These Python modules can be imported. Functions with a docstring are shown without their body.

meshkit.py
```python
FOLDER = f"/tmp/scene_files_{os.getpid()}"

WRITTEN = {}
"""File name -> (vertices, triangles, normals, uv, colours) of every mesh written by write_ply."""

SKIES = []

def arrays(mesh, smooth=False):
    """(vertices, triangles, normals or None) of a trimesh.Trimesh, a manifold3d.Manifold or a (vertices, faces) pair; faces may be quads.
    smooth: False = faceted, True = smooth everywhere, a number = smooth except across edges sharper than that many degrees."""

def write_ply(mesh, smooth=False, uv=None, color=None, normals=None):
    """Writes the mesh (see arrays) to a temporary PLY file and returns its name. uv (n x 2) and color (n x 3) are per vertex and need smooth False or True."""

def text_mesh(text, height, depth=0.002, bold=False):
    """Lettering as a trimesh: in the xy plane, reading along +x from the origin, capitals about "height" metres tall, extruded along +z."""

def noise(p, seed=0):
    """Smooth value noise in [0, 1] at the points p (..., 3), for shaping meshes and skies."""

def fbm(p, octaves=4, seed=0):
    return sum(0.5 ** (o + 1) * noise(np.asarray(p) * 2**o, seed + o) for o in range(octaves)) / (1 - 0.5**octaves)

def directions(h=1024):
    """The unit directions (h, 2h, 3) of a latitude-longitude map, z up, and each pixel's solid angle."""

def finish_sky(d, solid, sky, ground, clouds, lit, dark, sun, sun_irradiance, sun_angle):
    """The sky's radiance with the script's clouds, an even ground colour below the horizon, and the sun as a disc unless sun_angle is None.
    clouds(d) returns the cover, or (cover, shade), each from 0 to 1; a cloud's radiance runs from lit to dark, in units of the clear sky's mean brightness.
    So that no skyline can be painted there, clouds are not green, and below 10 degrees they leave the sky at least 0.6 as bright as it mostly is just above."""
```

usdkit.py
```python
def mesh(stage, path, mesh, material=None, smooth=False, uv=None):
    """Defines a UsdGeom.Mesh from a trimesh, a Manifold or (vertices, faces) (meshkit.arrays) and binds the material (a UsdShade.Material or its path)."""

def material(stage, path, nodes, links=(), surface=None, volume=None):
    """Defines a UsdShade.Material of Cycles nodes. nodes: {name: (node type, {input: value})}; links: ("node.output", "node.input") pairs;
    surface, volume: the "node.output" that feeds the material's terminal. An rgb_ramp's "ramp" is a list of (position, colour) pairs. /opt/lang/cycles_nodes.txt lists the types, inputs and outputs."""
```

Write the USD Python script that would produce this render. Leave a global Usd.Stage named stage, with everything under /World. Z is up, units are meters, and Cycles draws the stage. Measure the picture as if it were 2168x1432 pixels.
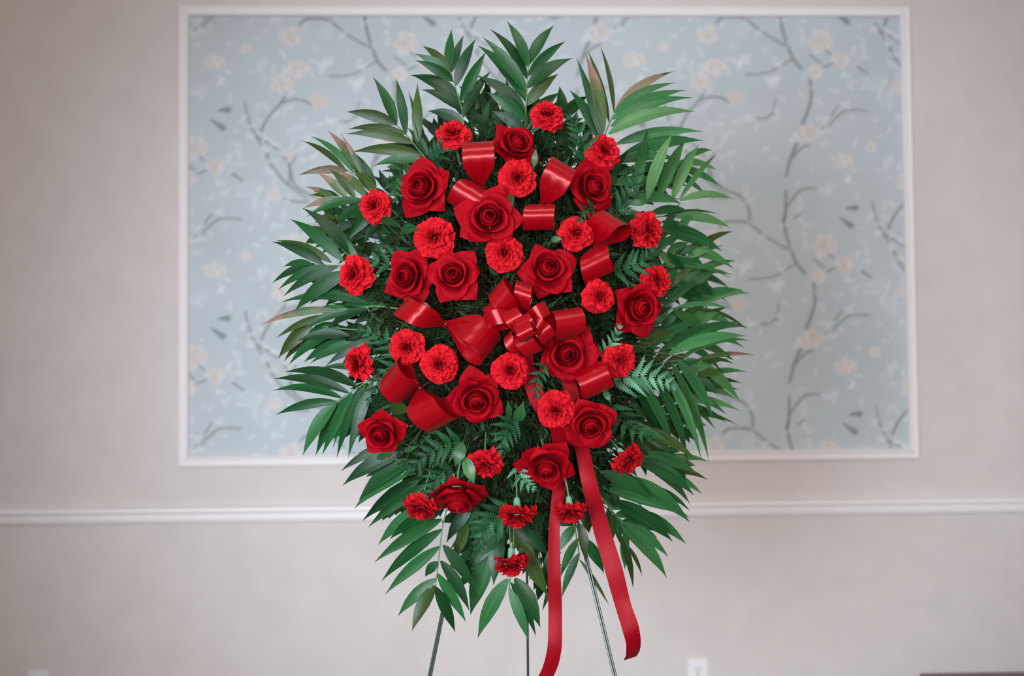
import math, random
import numpy as np, trimesh, usdkit, meshkit
from pxr import Usd, UsdGeom, UsdLux, UsdShade, Gf, Sdf, Vt

stage = Usd.Stage.CreateInMemory()
UsdGeom.SetStageUpAxis(stage, "Z")
UsdGeom.SetStageMetersPerUnit(stage, 1.0)
UsdGeom.Xform.Define(stage, "/World")
UsdGeom.Scope.Define(stage, "/World/Looks")

# ------------------------------------------------------------------ camera
W, H, FPX = 2168, 1432, 3000.0
CAM = np.array([0.0, 0.0, 1.28])
YAW, PITCH, ROLL = 0.03909, 0.04159, -0.0092          # right, up, roll
WALL = 4.76                                            # distance of the back wall
cy, sy, cp, sp = math.cos(YAW), math.sin(YAW), math.cos(PITCH), math.sin(PITCH)
FWD = np.array([sy * cp, cy * cp, sp])
R0 = np.array([cy, -sy, 0.0]); U0 = np.cross(R0, FWD)
RIGHT = math.cos(ROLL) * R0 + math.sin(ROLL) * U0
UP = -math.sin(ROLL) * R0 + math.cos(ROLL) * U0
cam = UsdGeom.Camera.Define(stage, "/World/camera")
M = Gf.Matrix4d(*RIGHT, 0, *UP, 0, *(-FWD), 0, *CAM, 1)
cam.AddTransformOp().Set(M)
cam.CreateHorizontalApertureAttr(36.0)
cam.CreateVerticalApertureAttr(36.0 * H / W)
cam.CreateFocalLengthAttr(36.0 * FPX / W)
cam.CreateClippingRangeAttr(Gf.Vec2f(0.05, 100.0))
cam.CreateFStopAttr(3.2)
cam.CreateFocusDistanceAttr(2.53)
cam.CreateExposureAttr(0.0)

# ------------------------------------------------------------------ light
def rect(name, pos, aim, w, h, inten, col, spread=None):
    l = UsdLux.RectLight.Define(stage, "/World/" + name)
    d = np.asarray(aim, float) - np.asarray(pos, float); d /= np.linalg.norm(d)
    r = np.cross(d, [0, 0, 1.0]); r /= np.linalg.norm(r); u = np.cross(r, d)
    l.AddTransformOp().Set(Gf.Matrix4d(*r, 0, *u, 0, *(-d), 0, *pos, 1))
    l.CreateWidthAttr(w); l.CreateHeightAttr(h); l.CreateIntensityAttr(inten); l.CreateColorAttr(Gf.Vec3f(*col))
    if spread:
        sh = UsdLux.ShapingAPI.Apply(l.GetPrim()); sh.CreateShapingConeAngleAttr(spread)
    return l

dome = UsdLux.DomeLight.Define(stage, "/World/room_ambience")
dome.CreateIntensityAttr(0.13); dome.CreateColorAttr(Gf.Vec3f(1.0, 0.84, 0.74))
rect("ceiling_lamp", (0.3, 1.6, 3.2), (0.3, 4.2, 0.9), 0.9, 0.6, 9.5, (1.0, 0.95, 0.92), 75.0)  # out of view overhead, placed to light the mouldings and flower tops
def spot(name, pos, aim, radius, inten, col, cone, soft):
    l = UsdLux.SphereLight.Define(stage, "/World/" + name)
    d = np.asarray(aim, float) - np.asarray(pos, float); d /= np.linalg.norm(d)
    r = np.cross(d, [0, 0, 1.0]); r /= np.linalg.norm(r); u = np.cross(r, d)
    l.AddTransformOp().Set(Gf.Matrix4d(*r, 0, *u, 0, *(-d), 0, *pos, 1))
    l.CreateRadiusAttr(radius); l.CreateIntensityAttr(inten); l.CreateColorAttr(Gf.Vec3f(*col))
    sh = UsdLux.ShapingAPI.Apply(l.GetPrim()); sh.CreateShapingConeAngleAttr(cone); sh.CreateShapingConeSoftnessAttr(soft)
spot("window_light", (-1.25, -0.7, 1.36), (0.62, 4.76, 1.30), 0.6, 50.0, (0.84, 0.95, 1.10), 26.0, 1.0)  # out of view at left, throws the spray's soft shadow on the wallpaper
spot("hall_lamp", (0.15, -4.0, 1.4), (0.42, 4.76, 1.02), 0.25, 380.0, (1.0, 0.965, 0.975), 15.0, 1.0)  # added spot behind the camera; its cone lets the wall dim towards the edges

# ------------------------------------------------------------------ helpers
def ray(x, y):
    return FWD + RIGHT * ((x - W / 2) / FPX) + UP * ((H / 2 - y) / FPX)
def at(x, y, depth):
    "the point that lies y = depth metres into the room and shows at pixel x, y"
    d = ray(x, y)
    return CAM + d * (depth / d[1])
def mpp(depth):
    return depth / FPX

used = {}
def numbered(path):
    n = used.get(path, -1) + 1
    used[path] = n
    return path if n == 0 else "%s_%03d" % (path, n)
def thing(name, label, cat, loc=(0, 0, 0), group=None, kind=None):
    p = numbered("/World/" + name)
    x = UsdGeom.Xform.Define(stage, p); x.AddTranslateOp().Set(Gf.Vec3d(*map(float, loc)))
    o = x.GetPrim(); mark(o, label, cat, group, kind)
    return o, np.asarray(loc, float)
def mark(o, label=None, cat=None, group=None, kind=None):
    for k, v in (("label", label), ("category", cat), ("group", group), ("kind", kind)):
        if v: o.SetCustomDataByKey(k, v)
def obj(name, mesh, mat, parent=None, off=(0, 0, 0), smooth=True, uv=None, label=None, kind=None):
    base = parent.GetPath().pathString if parent is not None else "/World"
    p = numbered(base + "/" + name)
    v, f = mesh if isinstance(mesh, tuple) else (np.asarray(mesh.vertices), np.asarray(mesh.faces))
    m = usdkit.mesh(stage, p, (np.asarray(v, float) - np.asarray(off, float), f), LOOK[mat], smooth=smooth, uv=uv)
    mark(m.GetPrim(), label, None, None, kind)
    return m.GetPrim()

def grid_faces(nu, nv):
    "faces of a (nv rows) x (nu columns) vertex grid"
    j, i = np.meshgrid(np.arange(nv - 1), np.arange(nu - 1), indexing="ij")
    a = (j * nu + i).ravel()
    return np.vstack([np.stack([a, a + 1, a + nu + 1], 1), np.stack([a, a + nu + 1, a + nu], 1)])
def tube(pts, rad, sides=6):
    p = np.asarray(pts, float); n = len(p)
    t = np.gradient(p, axis=0); t /= np.linalg.norm(t, axis=1, keepdims=True) + 1e-12
    ref = np.array([0.31, 0.2, 0.93]) if abs(t[0] @ [0.31, 0.2, 0.93]) < 0.9 else np.array([1.0, 0, 0])
    a = np.cross(t, ref); a /= np.linalg.norm(a, axis=1, keepdims=True); b = np.cross(t, a)
    ang = np.arange(sides) * 2 * np.pi / sides
    r = np.broadcast_to(rad, (n,))[:, None, None]
    v = (p[:, None] + r * (np.cos(ang)[None, :, None] * a[:, None] + np.sin(ang)[None, :, None] * b[:, None])).reshape(-1, 3)
    f = []
    for i in range(n - 1):
        for j in range(sides):
            q, w = i * sides + j, i * sides + (j + 1) % sides
            f += [[q, w, w + sides], [q, w + sides, q + sides]]
    v = np.vstack([v, p[0], p[-1]])
    for j in range(sides):
        f += [[(j + 1) % sides, j, n * sides], [(n - 1) * sides + j, (n - 1) * sides + (j + 1) % sides, n * sides + 1]]
    return v, np.array(f)
def bez(a, b, c, n):
    t = np.linspace(0, 1, n)[:, None]
    return (1 - t) ** 2 * a + 2 * t * (1 - t) * b + t ** 2 * c
def curve(pts, n):
    "smooth curve through points"
    from scipy.interpolate import CubicSpline, PchipInterpolator
    p = np.asarray(pts, float)
    s = np.concatenate([[0], np.cumsum(np.linalg.norm(np.diff(p[:, :2], axis=0), axis=1))])
    return PchipInterpolator(s, p)(np.linspace(0, s[-1], n))
def unit(v):
    v = np.asarray(v, float); return v / (np.linalg.norm(v) + 1e-12)
def join(parts):
    v, f, n = [], [], 0
    for a, b in parts:
        v.append(a); f.append(np.asarray(b) + n); n += len(a)
    return np.vstack(v), np.vstack(f)
def box(x0, x1, y0, y1, z0, z1):
    m = trimesh.creation.box(extents=(x1 - x0, y1 - y0, z1 - z0)); m.apply_translation(((x0 + x1) / 2, (y0 + y1) / 2, (z0 + z1) / 2))
    return np.array(m.vertices), np.array(m.faces)

# ------------------------------------------------------------------ materials
LOOK = {}
def lin(r, g, b):
    c = np.array([r, g, b]) / 255.0
    return tuple(np.where(c < 0.04045, c / 12.92, ((c + 0.055) / 1.055) ** 2.4))
def look(name, nodes, links, surface):
    LOOK[name] = usdkit.material(stage, "/World/Looks/" + name, nodes, links, surface=surface)

def plain(name, col, rough, noise=0.0, scale=30.0, spec=0.5, **kw):
    n = {"p": ("principled_bsdf", {"base_color": col, "roughness": rough, "specular_ior_level": spec, **kw})}
    l = []
    if noise:
        n["tc"] = ("texture_coordinate", {})
        n["no"] = ("noise_texture", {"scale": scale, "detail": 4.0})
        n["rr"] = ("rgb_ramp", {"ramp": [(0.3, tuple(np.array(col) * (1 - noise))), (0.7, tuple(np.minimum(1, np.array(col) * (1 + noise))))]})
        l = [("tc.object", "no.vector"), ("no.fac", "rr.fac"), ("rr.color", "p.base_color")]
    look(name, n, l, "p.BSDF")

plain("wall_paint", (0.60, 0.565, 0.55), 0.75, 0.03, 9.0, spec=0.25)
plain("trim_paint", (0.78, 0.76, 0.77), 0.45, spec=0.4)
plain("floor_carpet", (0.32, 0.27, 0.24), 0.95, 0.15, 60.0, spec=0.1)
plain("outlet_plastic", (0.74, 0.74, 0.76), 0.4)
plain("outlet_slot", (0.10, 0.11, 0.12), 0.6)
plain("dark_wood", (0.09, 0.045, 0.03), 0.4, 0.3, 14.0)
plain("moss_foam", (0.008, 0.008, 0.004), 0.95, 0.5, 90.0, spec=0.1)
plain("easel_metal", (0.022, 0.045, 0.028), 0.3, spec=0.8)
plain("stem_green", (0.09, 0.20, 0.09), 0.55, 0.2, 60.0, spec=0.3)
plain("calyx_green", (0.14, 0.30, 0.17), 0.55, 0.2, 60.0, spec=0.3)
plain("rachis_green", (0.09, 0.19, 0.07), 0.5, spec=0.3)
plain("fern_stalk", (0.03, 0.075, 0.025), 0.6, spec=0.2)
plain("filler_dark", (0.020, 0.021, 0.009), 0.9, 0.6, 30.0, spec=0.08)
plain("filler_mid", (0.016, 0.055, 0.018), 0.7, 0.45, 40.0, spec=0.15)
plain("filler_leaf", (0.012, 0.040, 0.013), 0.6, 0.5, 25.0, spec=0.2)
plain("dry_twig", (0.30, 0.24, 0.17), 0.8, spec=0.2)

def leaf_look(name, dark, light, tip=None, rough=0.37, trans=0.14, tipstart=0.72, spec=0.32):
    dark, light = np.array(lin(*dark)), np.array(lin(*light))
    nodes = {
        "uv": ("uvmap", {"attribute": "st"}), "s": ("separate_xyz", {}),
        "st": ("combine_xyz", {}), "m1": ("math", {"math_type": "multiply", "value2": 17.0}), "m2": ("math", {"math_type": "multiply", "value2": 1.3}),
        "oi": ("object_info", {}), "m3": ("math", {"math_type": "multiply", "value2": 37.0}),
        "no": ("noise_texture", {"scale": 1.0, "detail": 3.0, "roughness": 0.6}),
        "mix": ("math", {"math_type": "multiply_add", "value2": 0.35, "value3": -0.17}), "ad": ("math", {"math_type": "add"}),
        "rr": ("rgb_ramp", {"ramp": [(0.28, tuple(dark)), (0.72, tuple(light))]}),
        "tc": ("texture_coordinate", {}), "n2": ("noise_texture", {"scale": 38.0, "detail": 2.0}),
        "bp": ("bump", {"strength": 0.25, "distance": 0.002}),
        "p": ("principled_bsdf", {"roughness": rough, "specular_ior_level": spec}),
        "tl": ("translucent_bsdf", {}), "mc": ("mix_closure", {"fac": trans}),
    }
    links = [("uv.UV", "s.vector"), ("s.x", "m1.value1"), ("s.y", "m2.value1"), ("oi.random", "m3.value1"),
             ("m1.value", "st.x"), ("m2.value", "st.y"), ("m3.value", "st.z"), ("st.vector", "no.vector"),
             ("oi.random", "mix.value1"), ("no.fac", "ad.value1"), ("mix.value", "ad.value2"), ("ad.value", "rr.fac"),
             ("no.fac", "bp.height"), ("bp.normal", "p.normal")]
    out = "rr.color"
    if tip is not None:
        nodes["tr"] = ("map_range", {"from_min": tipstart - 0.1, "from_max": tipstart + 0.1, "clamp": True})
        nodes["n3"] = ("noise_texture", {"scale": 60.0, "detail": 2.0})
        nodes["wob"] = ("math", {"math_type": "multiply_add", "value2": 0.5, "value3": -0.25})
        nodes["vv"] = ("math", {"math_type": "add"})
        nodes["mx"] = ("mix", {"color2": lin(*tip)})
        links += [("tc.object", "n3.vector"), ("n3.fac", "wob.value1"), ("s.y", "vv.value1"), ("wob.value", "vv.value2"), ("vv.value", "tr.value"), ("tr.result", "mx.fac"), ("rr.color", "mx.color1")]
        out = "mx.color"
    links += [(out, "p.base_color"), (out, "tl.color"), ("p.BSDF", "mc.closure1"), ("tl.BSDF", "mc.closure2")]
    look(name, nodes, links, "mc.closure")
leaf_look("leaf_dark", (6, 42, 15), (22, 76, 34))
leaf_look("leaf_mid", (12, 58, 24), (42, 98, 52))
leaf_look("leaf_soft", (26, 78, 38), (64, 120, 70), trans=0.2)
leaf_look("leaf_olive", (32, 52, 14), (54, 76, 28))
leaf_look("leaf_pale", (44, 94, 46), (82, 126, 76), trans=0.22)
leaf_look("leaf_brown", (34, 68, 30), (76, 92, 54), tip=(122, 94, 78), tipstart=0.6)
leaf_look("leaf_dry", (88, 76, 54), (126, 102, 84), tip=(44, 60, 28), tipstart=0.82)
leaf_look("leaf_fern", (6, 46, 20), (30, 84, 46), rough=0.55, spec=0.25)
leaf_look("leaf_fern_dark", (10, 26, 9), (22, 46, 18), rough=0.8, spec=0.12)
leaf_look("leaf_fern_pale", (30, 88, 52), (96, 146, 114), rough=0.5)
leaf_look("leaf_broad", (30, 74, 38), (70, 112, 70), rough=0.35)

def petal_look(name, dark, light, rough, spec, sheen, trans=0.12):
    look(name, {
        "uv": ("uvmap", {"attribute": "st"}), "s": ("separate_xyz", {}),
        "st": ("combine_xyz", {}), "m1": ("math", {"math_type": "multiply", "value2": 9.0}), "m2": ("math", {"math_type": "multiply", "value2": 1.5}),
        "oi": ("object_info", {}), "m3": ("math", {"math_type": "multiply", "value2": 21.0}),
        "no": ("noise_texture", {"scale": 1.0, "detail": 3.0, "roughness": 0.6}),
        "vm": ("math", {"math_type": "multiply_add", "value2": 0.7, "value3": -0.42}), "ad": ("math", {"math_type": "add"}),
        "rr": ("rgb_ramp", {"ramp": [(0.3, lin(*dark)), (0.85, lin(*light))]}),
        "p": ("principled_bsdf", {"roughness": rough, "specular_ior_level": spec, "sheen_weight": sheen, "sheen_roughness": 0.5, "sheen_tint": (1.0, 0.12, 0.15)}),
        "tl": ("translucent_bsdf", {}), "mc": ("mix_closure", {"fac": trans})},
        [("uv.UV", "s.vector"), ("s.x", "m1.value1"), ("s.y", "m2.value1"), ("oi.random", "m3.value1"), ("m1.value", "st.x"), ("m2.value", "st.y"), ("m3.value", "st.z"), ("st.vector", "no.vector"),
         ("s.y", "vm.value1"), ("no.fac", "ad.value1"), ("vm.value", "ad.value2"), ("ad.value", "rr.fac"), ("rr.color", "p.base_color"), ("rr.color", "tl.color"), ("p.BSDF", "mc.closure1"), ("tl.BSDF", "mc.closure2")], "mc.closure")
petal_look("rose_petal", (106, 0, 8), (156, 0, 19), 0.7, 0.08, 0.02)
petal_look("carnation_petal", (118, 0, 8), (200, 24, 36), 0.7, 0.08, 0.02, 0.10)  # dark petal bases paint in crevice shade; paler edges are the flower's own colour

look("satin", {"tc": ("texture_coordinate", {}), "no": ("noise_texture", {"scale": 55.0, "detail": 2.0}),
               "bp": ("bump", {"strength": 0.06, "distance": 0.002}),
               "p": ("principled_bsdf", {"base_color": lin(126, 0, 11), "roughness": 0.29, "specular_ior_level": 0.62, "specular_tint": (1.0, 0.30, 0.30), "sheen_weight": 0.04, "sheen_tint": (1.0, 0.2, 0.2)})},
     [("tc.object", "no.vector"), ("no.fac", "bp.height"), ("bp.normal", "p.normal")], "p.BSDF")
look("satin_matte", {"tc": ("texture_coordinate", {}), "no": ("noise_texture", {"scale": 70.0, "detail": 2.0}), "bp": ("bump", {"strength": 0.05, "distance": 0.002}),
               "p": ("principled_bsdf", {"base_color": lin(122, 0, 14), "roughness": 0.5, "specular_ior_level": 0.4, "specular_tint": (1.0, 0.25, 0.28)})},
     [("tc.object", "no.vector"), ("no.fac", "bp.height"), ("bp.normal", "p.normal")], "p.BSDF")
look("wallpaper", {"a": ("attribute", {"attribute": "paint"}), "p": ("principled_bsdf", {"roughness": 0.7, "specular_ior_level": 0.25})},
     [("a.color", "p.base_color")], "p.BSDF")

# ------------------------------------------------------------------ setting
PX0, PX1, PZ0, PZ1 = -0.9259, 1.5628, 1.0580, 2.6047      # outer edge of the panel moulding
RAILZ = 0.927
def struct(name, mesh, mat, **kw):
    o = obj(name, mesh, mat, **kw); mark(o, kind="structure"); return o
struct("floor", box(-4.0, 4.4, -1.6, WALL, -0.1, 0.0), "floor_carpet", smooth=False)
struct("wall_back", box(-4.0, 4.4, WALL, WALL + 0.12, 0.0, 3.4), "wall_paint", smooth=False)
struct("baseboard_back", box(-4.0, 4.4, WALL - 0.018, WALL, 0.0, 0.11), "trim_paint", smooth=False)

def sweep_profile(prof, a, b, inward, out, mitre):
    "a moulding from a to b: prof = (across, out) points, across measured along inward, the ends mitred"
    a, b, inward, out = map(lambda q: np.asarray(q, float), (a, b, inward, out))
    along = unit(b - a); n = len(prof)
    v = [a + inward * p + out * q + along * (p if mitre else 0) for p, q in prof] + [b + inward * p + out * q - along * (p if mitre else 0) for p, q in prof]
    f = []
    for i in range(n):
        j = (i + 1) % n
        f += [[i, j, n + j], [i, n + j, n + i]]
    for i in range(1, n - 1):
        f += [[0, i + 1, i], [n, n + i, n + i + 1]]
    return np.array(v), np.array(f)
pm = 0.0355
prof = [(0, 0), (0, .010), (.003, .0135), (.008, .0145), (.010, .0105), (.013, .0098), (.0155, .0115), (.018, .0125), (.021, .0100), (.023, .0100), (.0255, .0165), (.029, .0185), (.0325, .0165), (.0355, .0060), (.0355, 0)]
tr, _ = thing("trim_1", None, None, kind="structure")
c00, c10, c11, c01 = (PX0, WALL, PZ0), (PX1, WALL, PZ0), (PX1, WALL, PZ1), (PX0, WALL, PZ1)
for a, b, inw in ((c00, c10, (0, 0, 1)), (c10, c11, (-1, 0, 0)), (c11, c01, (0, 0, -1)), (c01, c00, (1, 0, 0))):
    obj("moulding", sweep_profile(prof, a, b, inw, (0, -1, 0), True), "trim_paint", tr, smooth=25)
railprof = [(0, 0), (0, .006), (.003, .011), (.008, .012), (.009, .015), (.013, .0165), (.014, .0135), (.018, .0130), (.0195, .0165), (.0235, .0165), (.0245, .0135), (.030, .0150), (.031, .019), (.038, .024), (.046, .0235), (.050, .018), (.053, .010), (.054, 0)]
struct("trim_2", sweep_profile([(p, q) for p, q in railprof], (-4.0, WALL, RAILZ - 0.054), (4.4, WALL, RAILZ - 0.054), (0, 0, 1), (0, -1, 0), False), "trim_paint", smooth=25)

# ------------------------------------------------------------------ wallpaper (flat print, painted on its own grid)
def wall_xz(px, py):
    p = at(px, py, WALL); return np.array([p[0], p[2]])
nx, nz = 500, 310
gx = np.linspace(PX0 + 0.030, PX1 - 0.030, nx); gz = np.linspace(PZ0 + 0.030, PZ1 - 0.030, nz)
GX, GZ = np.meshgrid(gx, gz)
base_col = np.array(lin(180, 191, 197)); paint = np.ones((nz, nx, 3)) * base_col
nn = meshkit.fbm(np.stack([GX * 5, GZ * 5, 0 * GX], -1), 4, 3)[..., None]
paint *= 0.93 + 0.14 * nn
V1 = wall_xz(1500, 75) - wall_xz(617, 79); V2 = wall_xz(455, 573) - wall_xz(455, 133)
V3 = (V1 + V2) / 2
shifts = [i * V1 + j * V2 + k * V3 for i in range(-2, 3) for j in range(-2, 3) for k in (0, 1)]
BR = [[(773, 36), (776, 61), (787, 98), (799, 128), (818, 151)], [(634, 53), (653, 40), (681, 40), (701, 47), (723, 64), (757, 87), (787, 102)],
      [(799, 130), (776, 142), (751, 156), (720, 162), (695, 162)], [(609, 193), (597, 215), (578, 237), (561, 260), (554, 279)], [(597, 218), (625, 211), (645, 214), (659, 223)],
      [(519, 218), (528, 257), (542, 288), (561, 299), (589, 318)], [(542, 288), (558, 316)], [(565, 325), (572, 344), (592, 372), (611, 392), (653, 423)],
      [(600, 333), (613, 356), (611, 392)], [(628, 331), (612, 353)], [(603, 420), (625, 427), (653, 428)], [(416, 512), (444, 479), (472, 462), (511, 465)],
      [(491, 367), (516, 384)], [(421, 331), (441, 346)], [(441, 360), (416, 370)], [(836, 172), (838, 207), (830, 240), (817, 269)], [(895, 230), (859, 283)],
      [(807, 310), (792, 341), (781, 383)], [(833, 313), (810, 325), (797, 343)], [(780, 411), (779, 455), (773, 479)], [(781, 450), (799, 424), (820, 408), (846, 406)],
      [(784, 481), (812, 460)], [(616, 357), (621, 388), (652, 411), (686, 427), (701, 460), (701, 487)], [(860, 140), (835, 120)], [(760, 215), (752, 245), (735, 258), (720, 256)], [(752, 245), (762, 252)]]
BW = [9, 7, 5, 7, 6, 6, 5, 7, 6, 5, 6, 6, 6, 5, 5, 9, 6, 9, 6, 9, 6, 5, 8, 5, 5, 4]
mp = mpp(WALL)
def window(cx, cz, r):
    i0, i1 = np.searchsorted(gx, [cx - r, cx + r]); j0, j1 = np.searchsorted(gz, [cz - r, cz + r])
    return slice(j0, j1), slice(i0, i1)
def blend(sl, a, col):
    paint[sl] += (np.asarray(col) - paint[sl]) * np.clip(a, 0, 1)[..., None]
for pts, w in zip(BR, BW):
    q = np.array([wall_xz(*p) for p in pts])
    t = np.linspace(0, 1, len(q)); tt = np.linspace(0, 1, 8 * len(q))
    from scipy.interpolate import PchipInterpolator
    q = PchipInterpolator(t, q)(tt)
    for s in shifts:
        for k in range(len(q) - 1):
            a, b = q[k] + s, q[k + 1] + s
            c = (a + b) / 2; r = np.linalg.norm(b - a) / 2 + 0.03
            sl = window(c[0], c[1], r)
            X, Z = GX[sl], GZ[sl]
            if X.size == 0: continue
            d = b - a; u = np.clip(((X - a[0]) * d[0] + (Z - a[1]) * d[1]) / (d @ d + 1e-12), 0, 1)
            dist = np.hypot(X - a[0] - u * d[0], Z - a[1] - u * d[1])
            hw = w * mp * 0.42
            blend(sl, 0.5 * np.clip(1.3 - dist / hw, 0, 1), lin(120, 126, 124))
CREAM, PEACH, WHITE, BLUEW = lin(214, 210, 207), lin(208, 200, 195), lin(209, 217, 222), lin(198, 209, 216)
BL = [(617, 78, 24, CREAM, 1), (455, 133, 27, CREAM, 1), (630, 148, 25, CREAM, 1), (598, 178, 27, CREAM, 1), (675, 215, 22, PEACH, 0), (860, 92, 30, CREAM, 1), (905, 132, 23, PEACH, 0),
      (685, 138, 25, WHITE, 2), (758, 178, 26, WHITE, 2), (845, 158, 20, CREAM, 0), (628, 279, 27, BLUEW, 3), (526, 403, 32, BLUEW, 3), (556, 440, 26, BLUEW, 3), (580, 412, 18, CREAM, 0),
      (419, 193, 22, BLUEW, 2), (470, 174, 15, WHITE, 2), (519, 103, 14, CREAM, 0), (560, 132, 16, BLUEW, 2), (611, 327, 24, PEACH, 2), (830, 290, 26, PEACH, 1), (800, 300, 18, WHITE, 2), (560, 292, 13, WHITE, 2), (560, 318, 13, WHITE, 2), (690, 70, 20, BLUEW, 3), (530, 288, 10, WHITE, 0), (640, 340, 15, BLUEW, 2), (700, 255, 14, WHITE, 2), (760, 130, 8, WHITE, 2), (660, 160, 8, WHITE, 2), (740, 110, 10, BLUEW, 3)]
rng = np.random.default_rng(5)
for (px, py, r, col, kind) in BL:
    c0 = wall_xz(px, py); R = r * mp; ph = rng.uniform(0, 6.28); sq = rng.uniform(0.8, 1.0); n_p = rng.integers(5, 8)
    for s in shifts:
        c = c0 + s; sl = window(c[0], c[1], R * 1.5)
        X, Z = GX[sl] - c[0], GZ[sl] - c[1]
        if X.size == 0: continue
        th = np.arctan2(Z, X * sq); rr = np.hypot(X, Z / sq) / R
        loc = meshkit.fbm(np.stack([X / R * 3 + px, Z / R * 3 + py, 0 * X], -1), 3, 7)
        if kind == 2:
            edge = 0.72 + 0.22 * np.cos(th * 3 + ph + 1.4 * rr) + 0.9 * (loc - 0.5)
            blend(sl, 0.8 * np.clip((edge - rr) * 2.6, 0, 1) * np.clip(0.2 + 1.3 * loc, 0, 1), col)
        elif kind == 3:
            edge = 0.95 + 0.18 * np.cos(th * n_p + ph)
            rings = 0.5 + 0.5 * np.cos(rr * 15 + 2.2 * np.cos(th * 3 + ph) + loc * 5)
            blend(sl, 0.85 * np.clip((edge - rr) * 5, 0, 1) * rings * loc * 1.5, col)
        else:
            edge = 0.95 + 0.06 * np.cos(th * n_p + ph) + 0.65 * (loc - 0.5)
            m = np.clip((edge - rr) * 3.5, 0, 1) * np.clip(0.45 + 0.9 * loc, 0, 1)
            blend(sl, 0.85 * m, col)
            dark = np.clip(0.5 + 0.5 * np.cos(rr * 13 + 2.5 * np.cos(th * n_p / 2 + ph) + loc * 5), 0, 1) * np.clip(1.0 - rr, 0, 1)
            blend(sl, (0.8 if kind == 1 else 0.55) * dark * m, lin(160, 150, 143))
for (a, b) in (((462, 234), (483, 233)), ((448, 254), (472, 271))):    # small dark leaves of the print
    a0, b0 = wall_xz(*a), wall_xz(*b)
    for s in shifts:
        a, b = a0 + s, b0 + s; c = (a + b) / 2; sl = window(c[0], c[1], 0.05); X, Z = GX[sl], GZ[sl]
        if X.size == 0: continue
        d = b - a; u = np.clip(((X - a[0]) * d[0] + (Z - a[1]) * d[1]) / (d @ d), 0, 1)
        dist = np.hypot(X - a[0] - u * d[0], Z - a[1] - u * d[1])
        blend(sl, 0.8 * np.clip(1.4 - dist / (0.008 * (0.4 + u)), 0, 1), lin(105, 122, 122))
for k in range(130):                                                       # faint white leaves of the print
    px, py = rng.uniform(400, 841), rng.uniform(40, 480); c0 = wall_xz(px, py); a = rng.uniform(0, 3.14); L = rng.uniform(8, 17) * mp
    for s in shifts:
        c = c0 + s; sl = window(c[0], c[1], L * 1.2); X, Z = GX[sl] - c[0], GZ[sl] - c[1]
        if X.size == 0: continue
        u, v = (X * math.cos(a) + Z * math.sin(a)) / L, (-X * math.sin(a) + Z * math.cos(a)) / (L * 0.4)
        blend(sl, 0.42 * np.clip((1 - np.hypot(u, v)) * 3, 0, 1), WHITE)
wp = (np.stack([GX, np.full_like(GX, WALL - 0.002), GZ], -1).reshape(-1, 3), grid_faces(nx, nz))
wo = obj("wallpaper_panel", wp, "wallpaper", smooth=False)
pv = UsdGeom.PrimvarsAPI(UsdGeom.Mesh(wo)).CreatePrimvar("paint", Sdf.ValueTypeNames.Color3fArray, "vertex")
pv.Set(Vt.Vec3fArray.FromNumpy(paint.reshape(-1, 3).astype(np.float32)))
mark(wo, "pale blue floral wallpaper panel framed by white moulding on the wall", "wallpaper", kind="structure")

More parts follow.
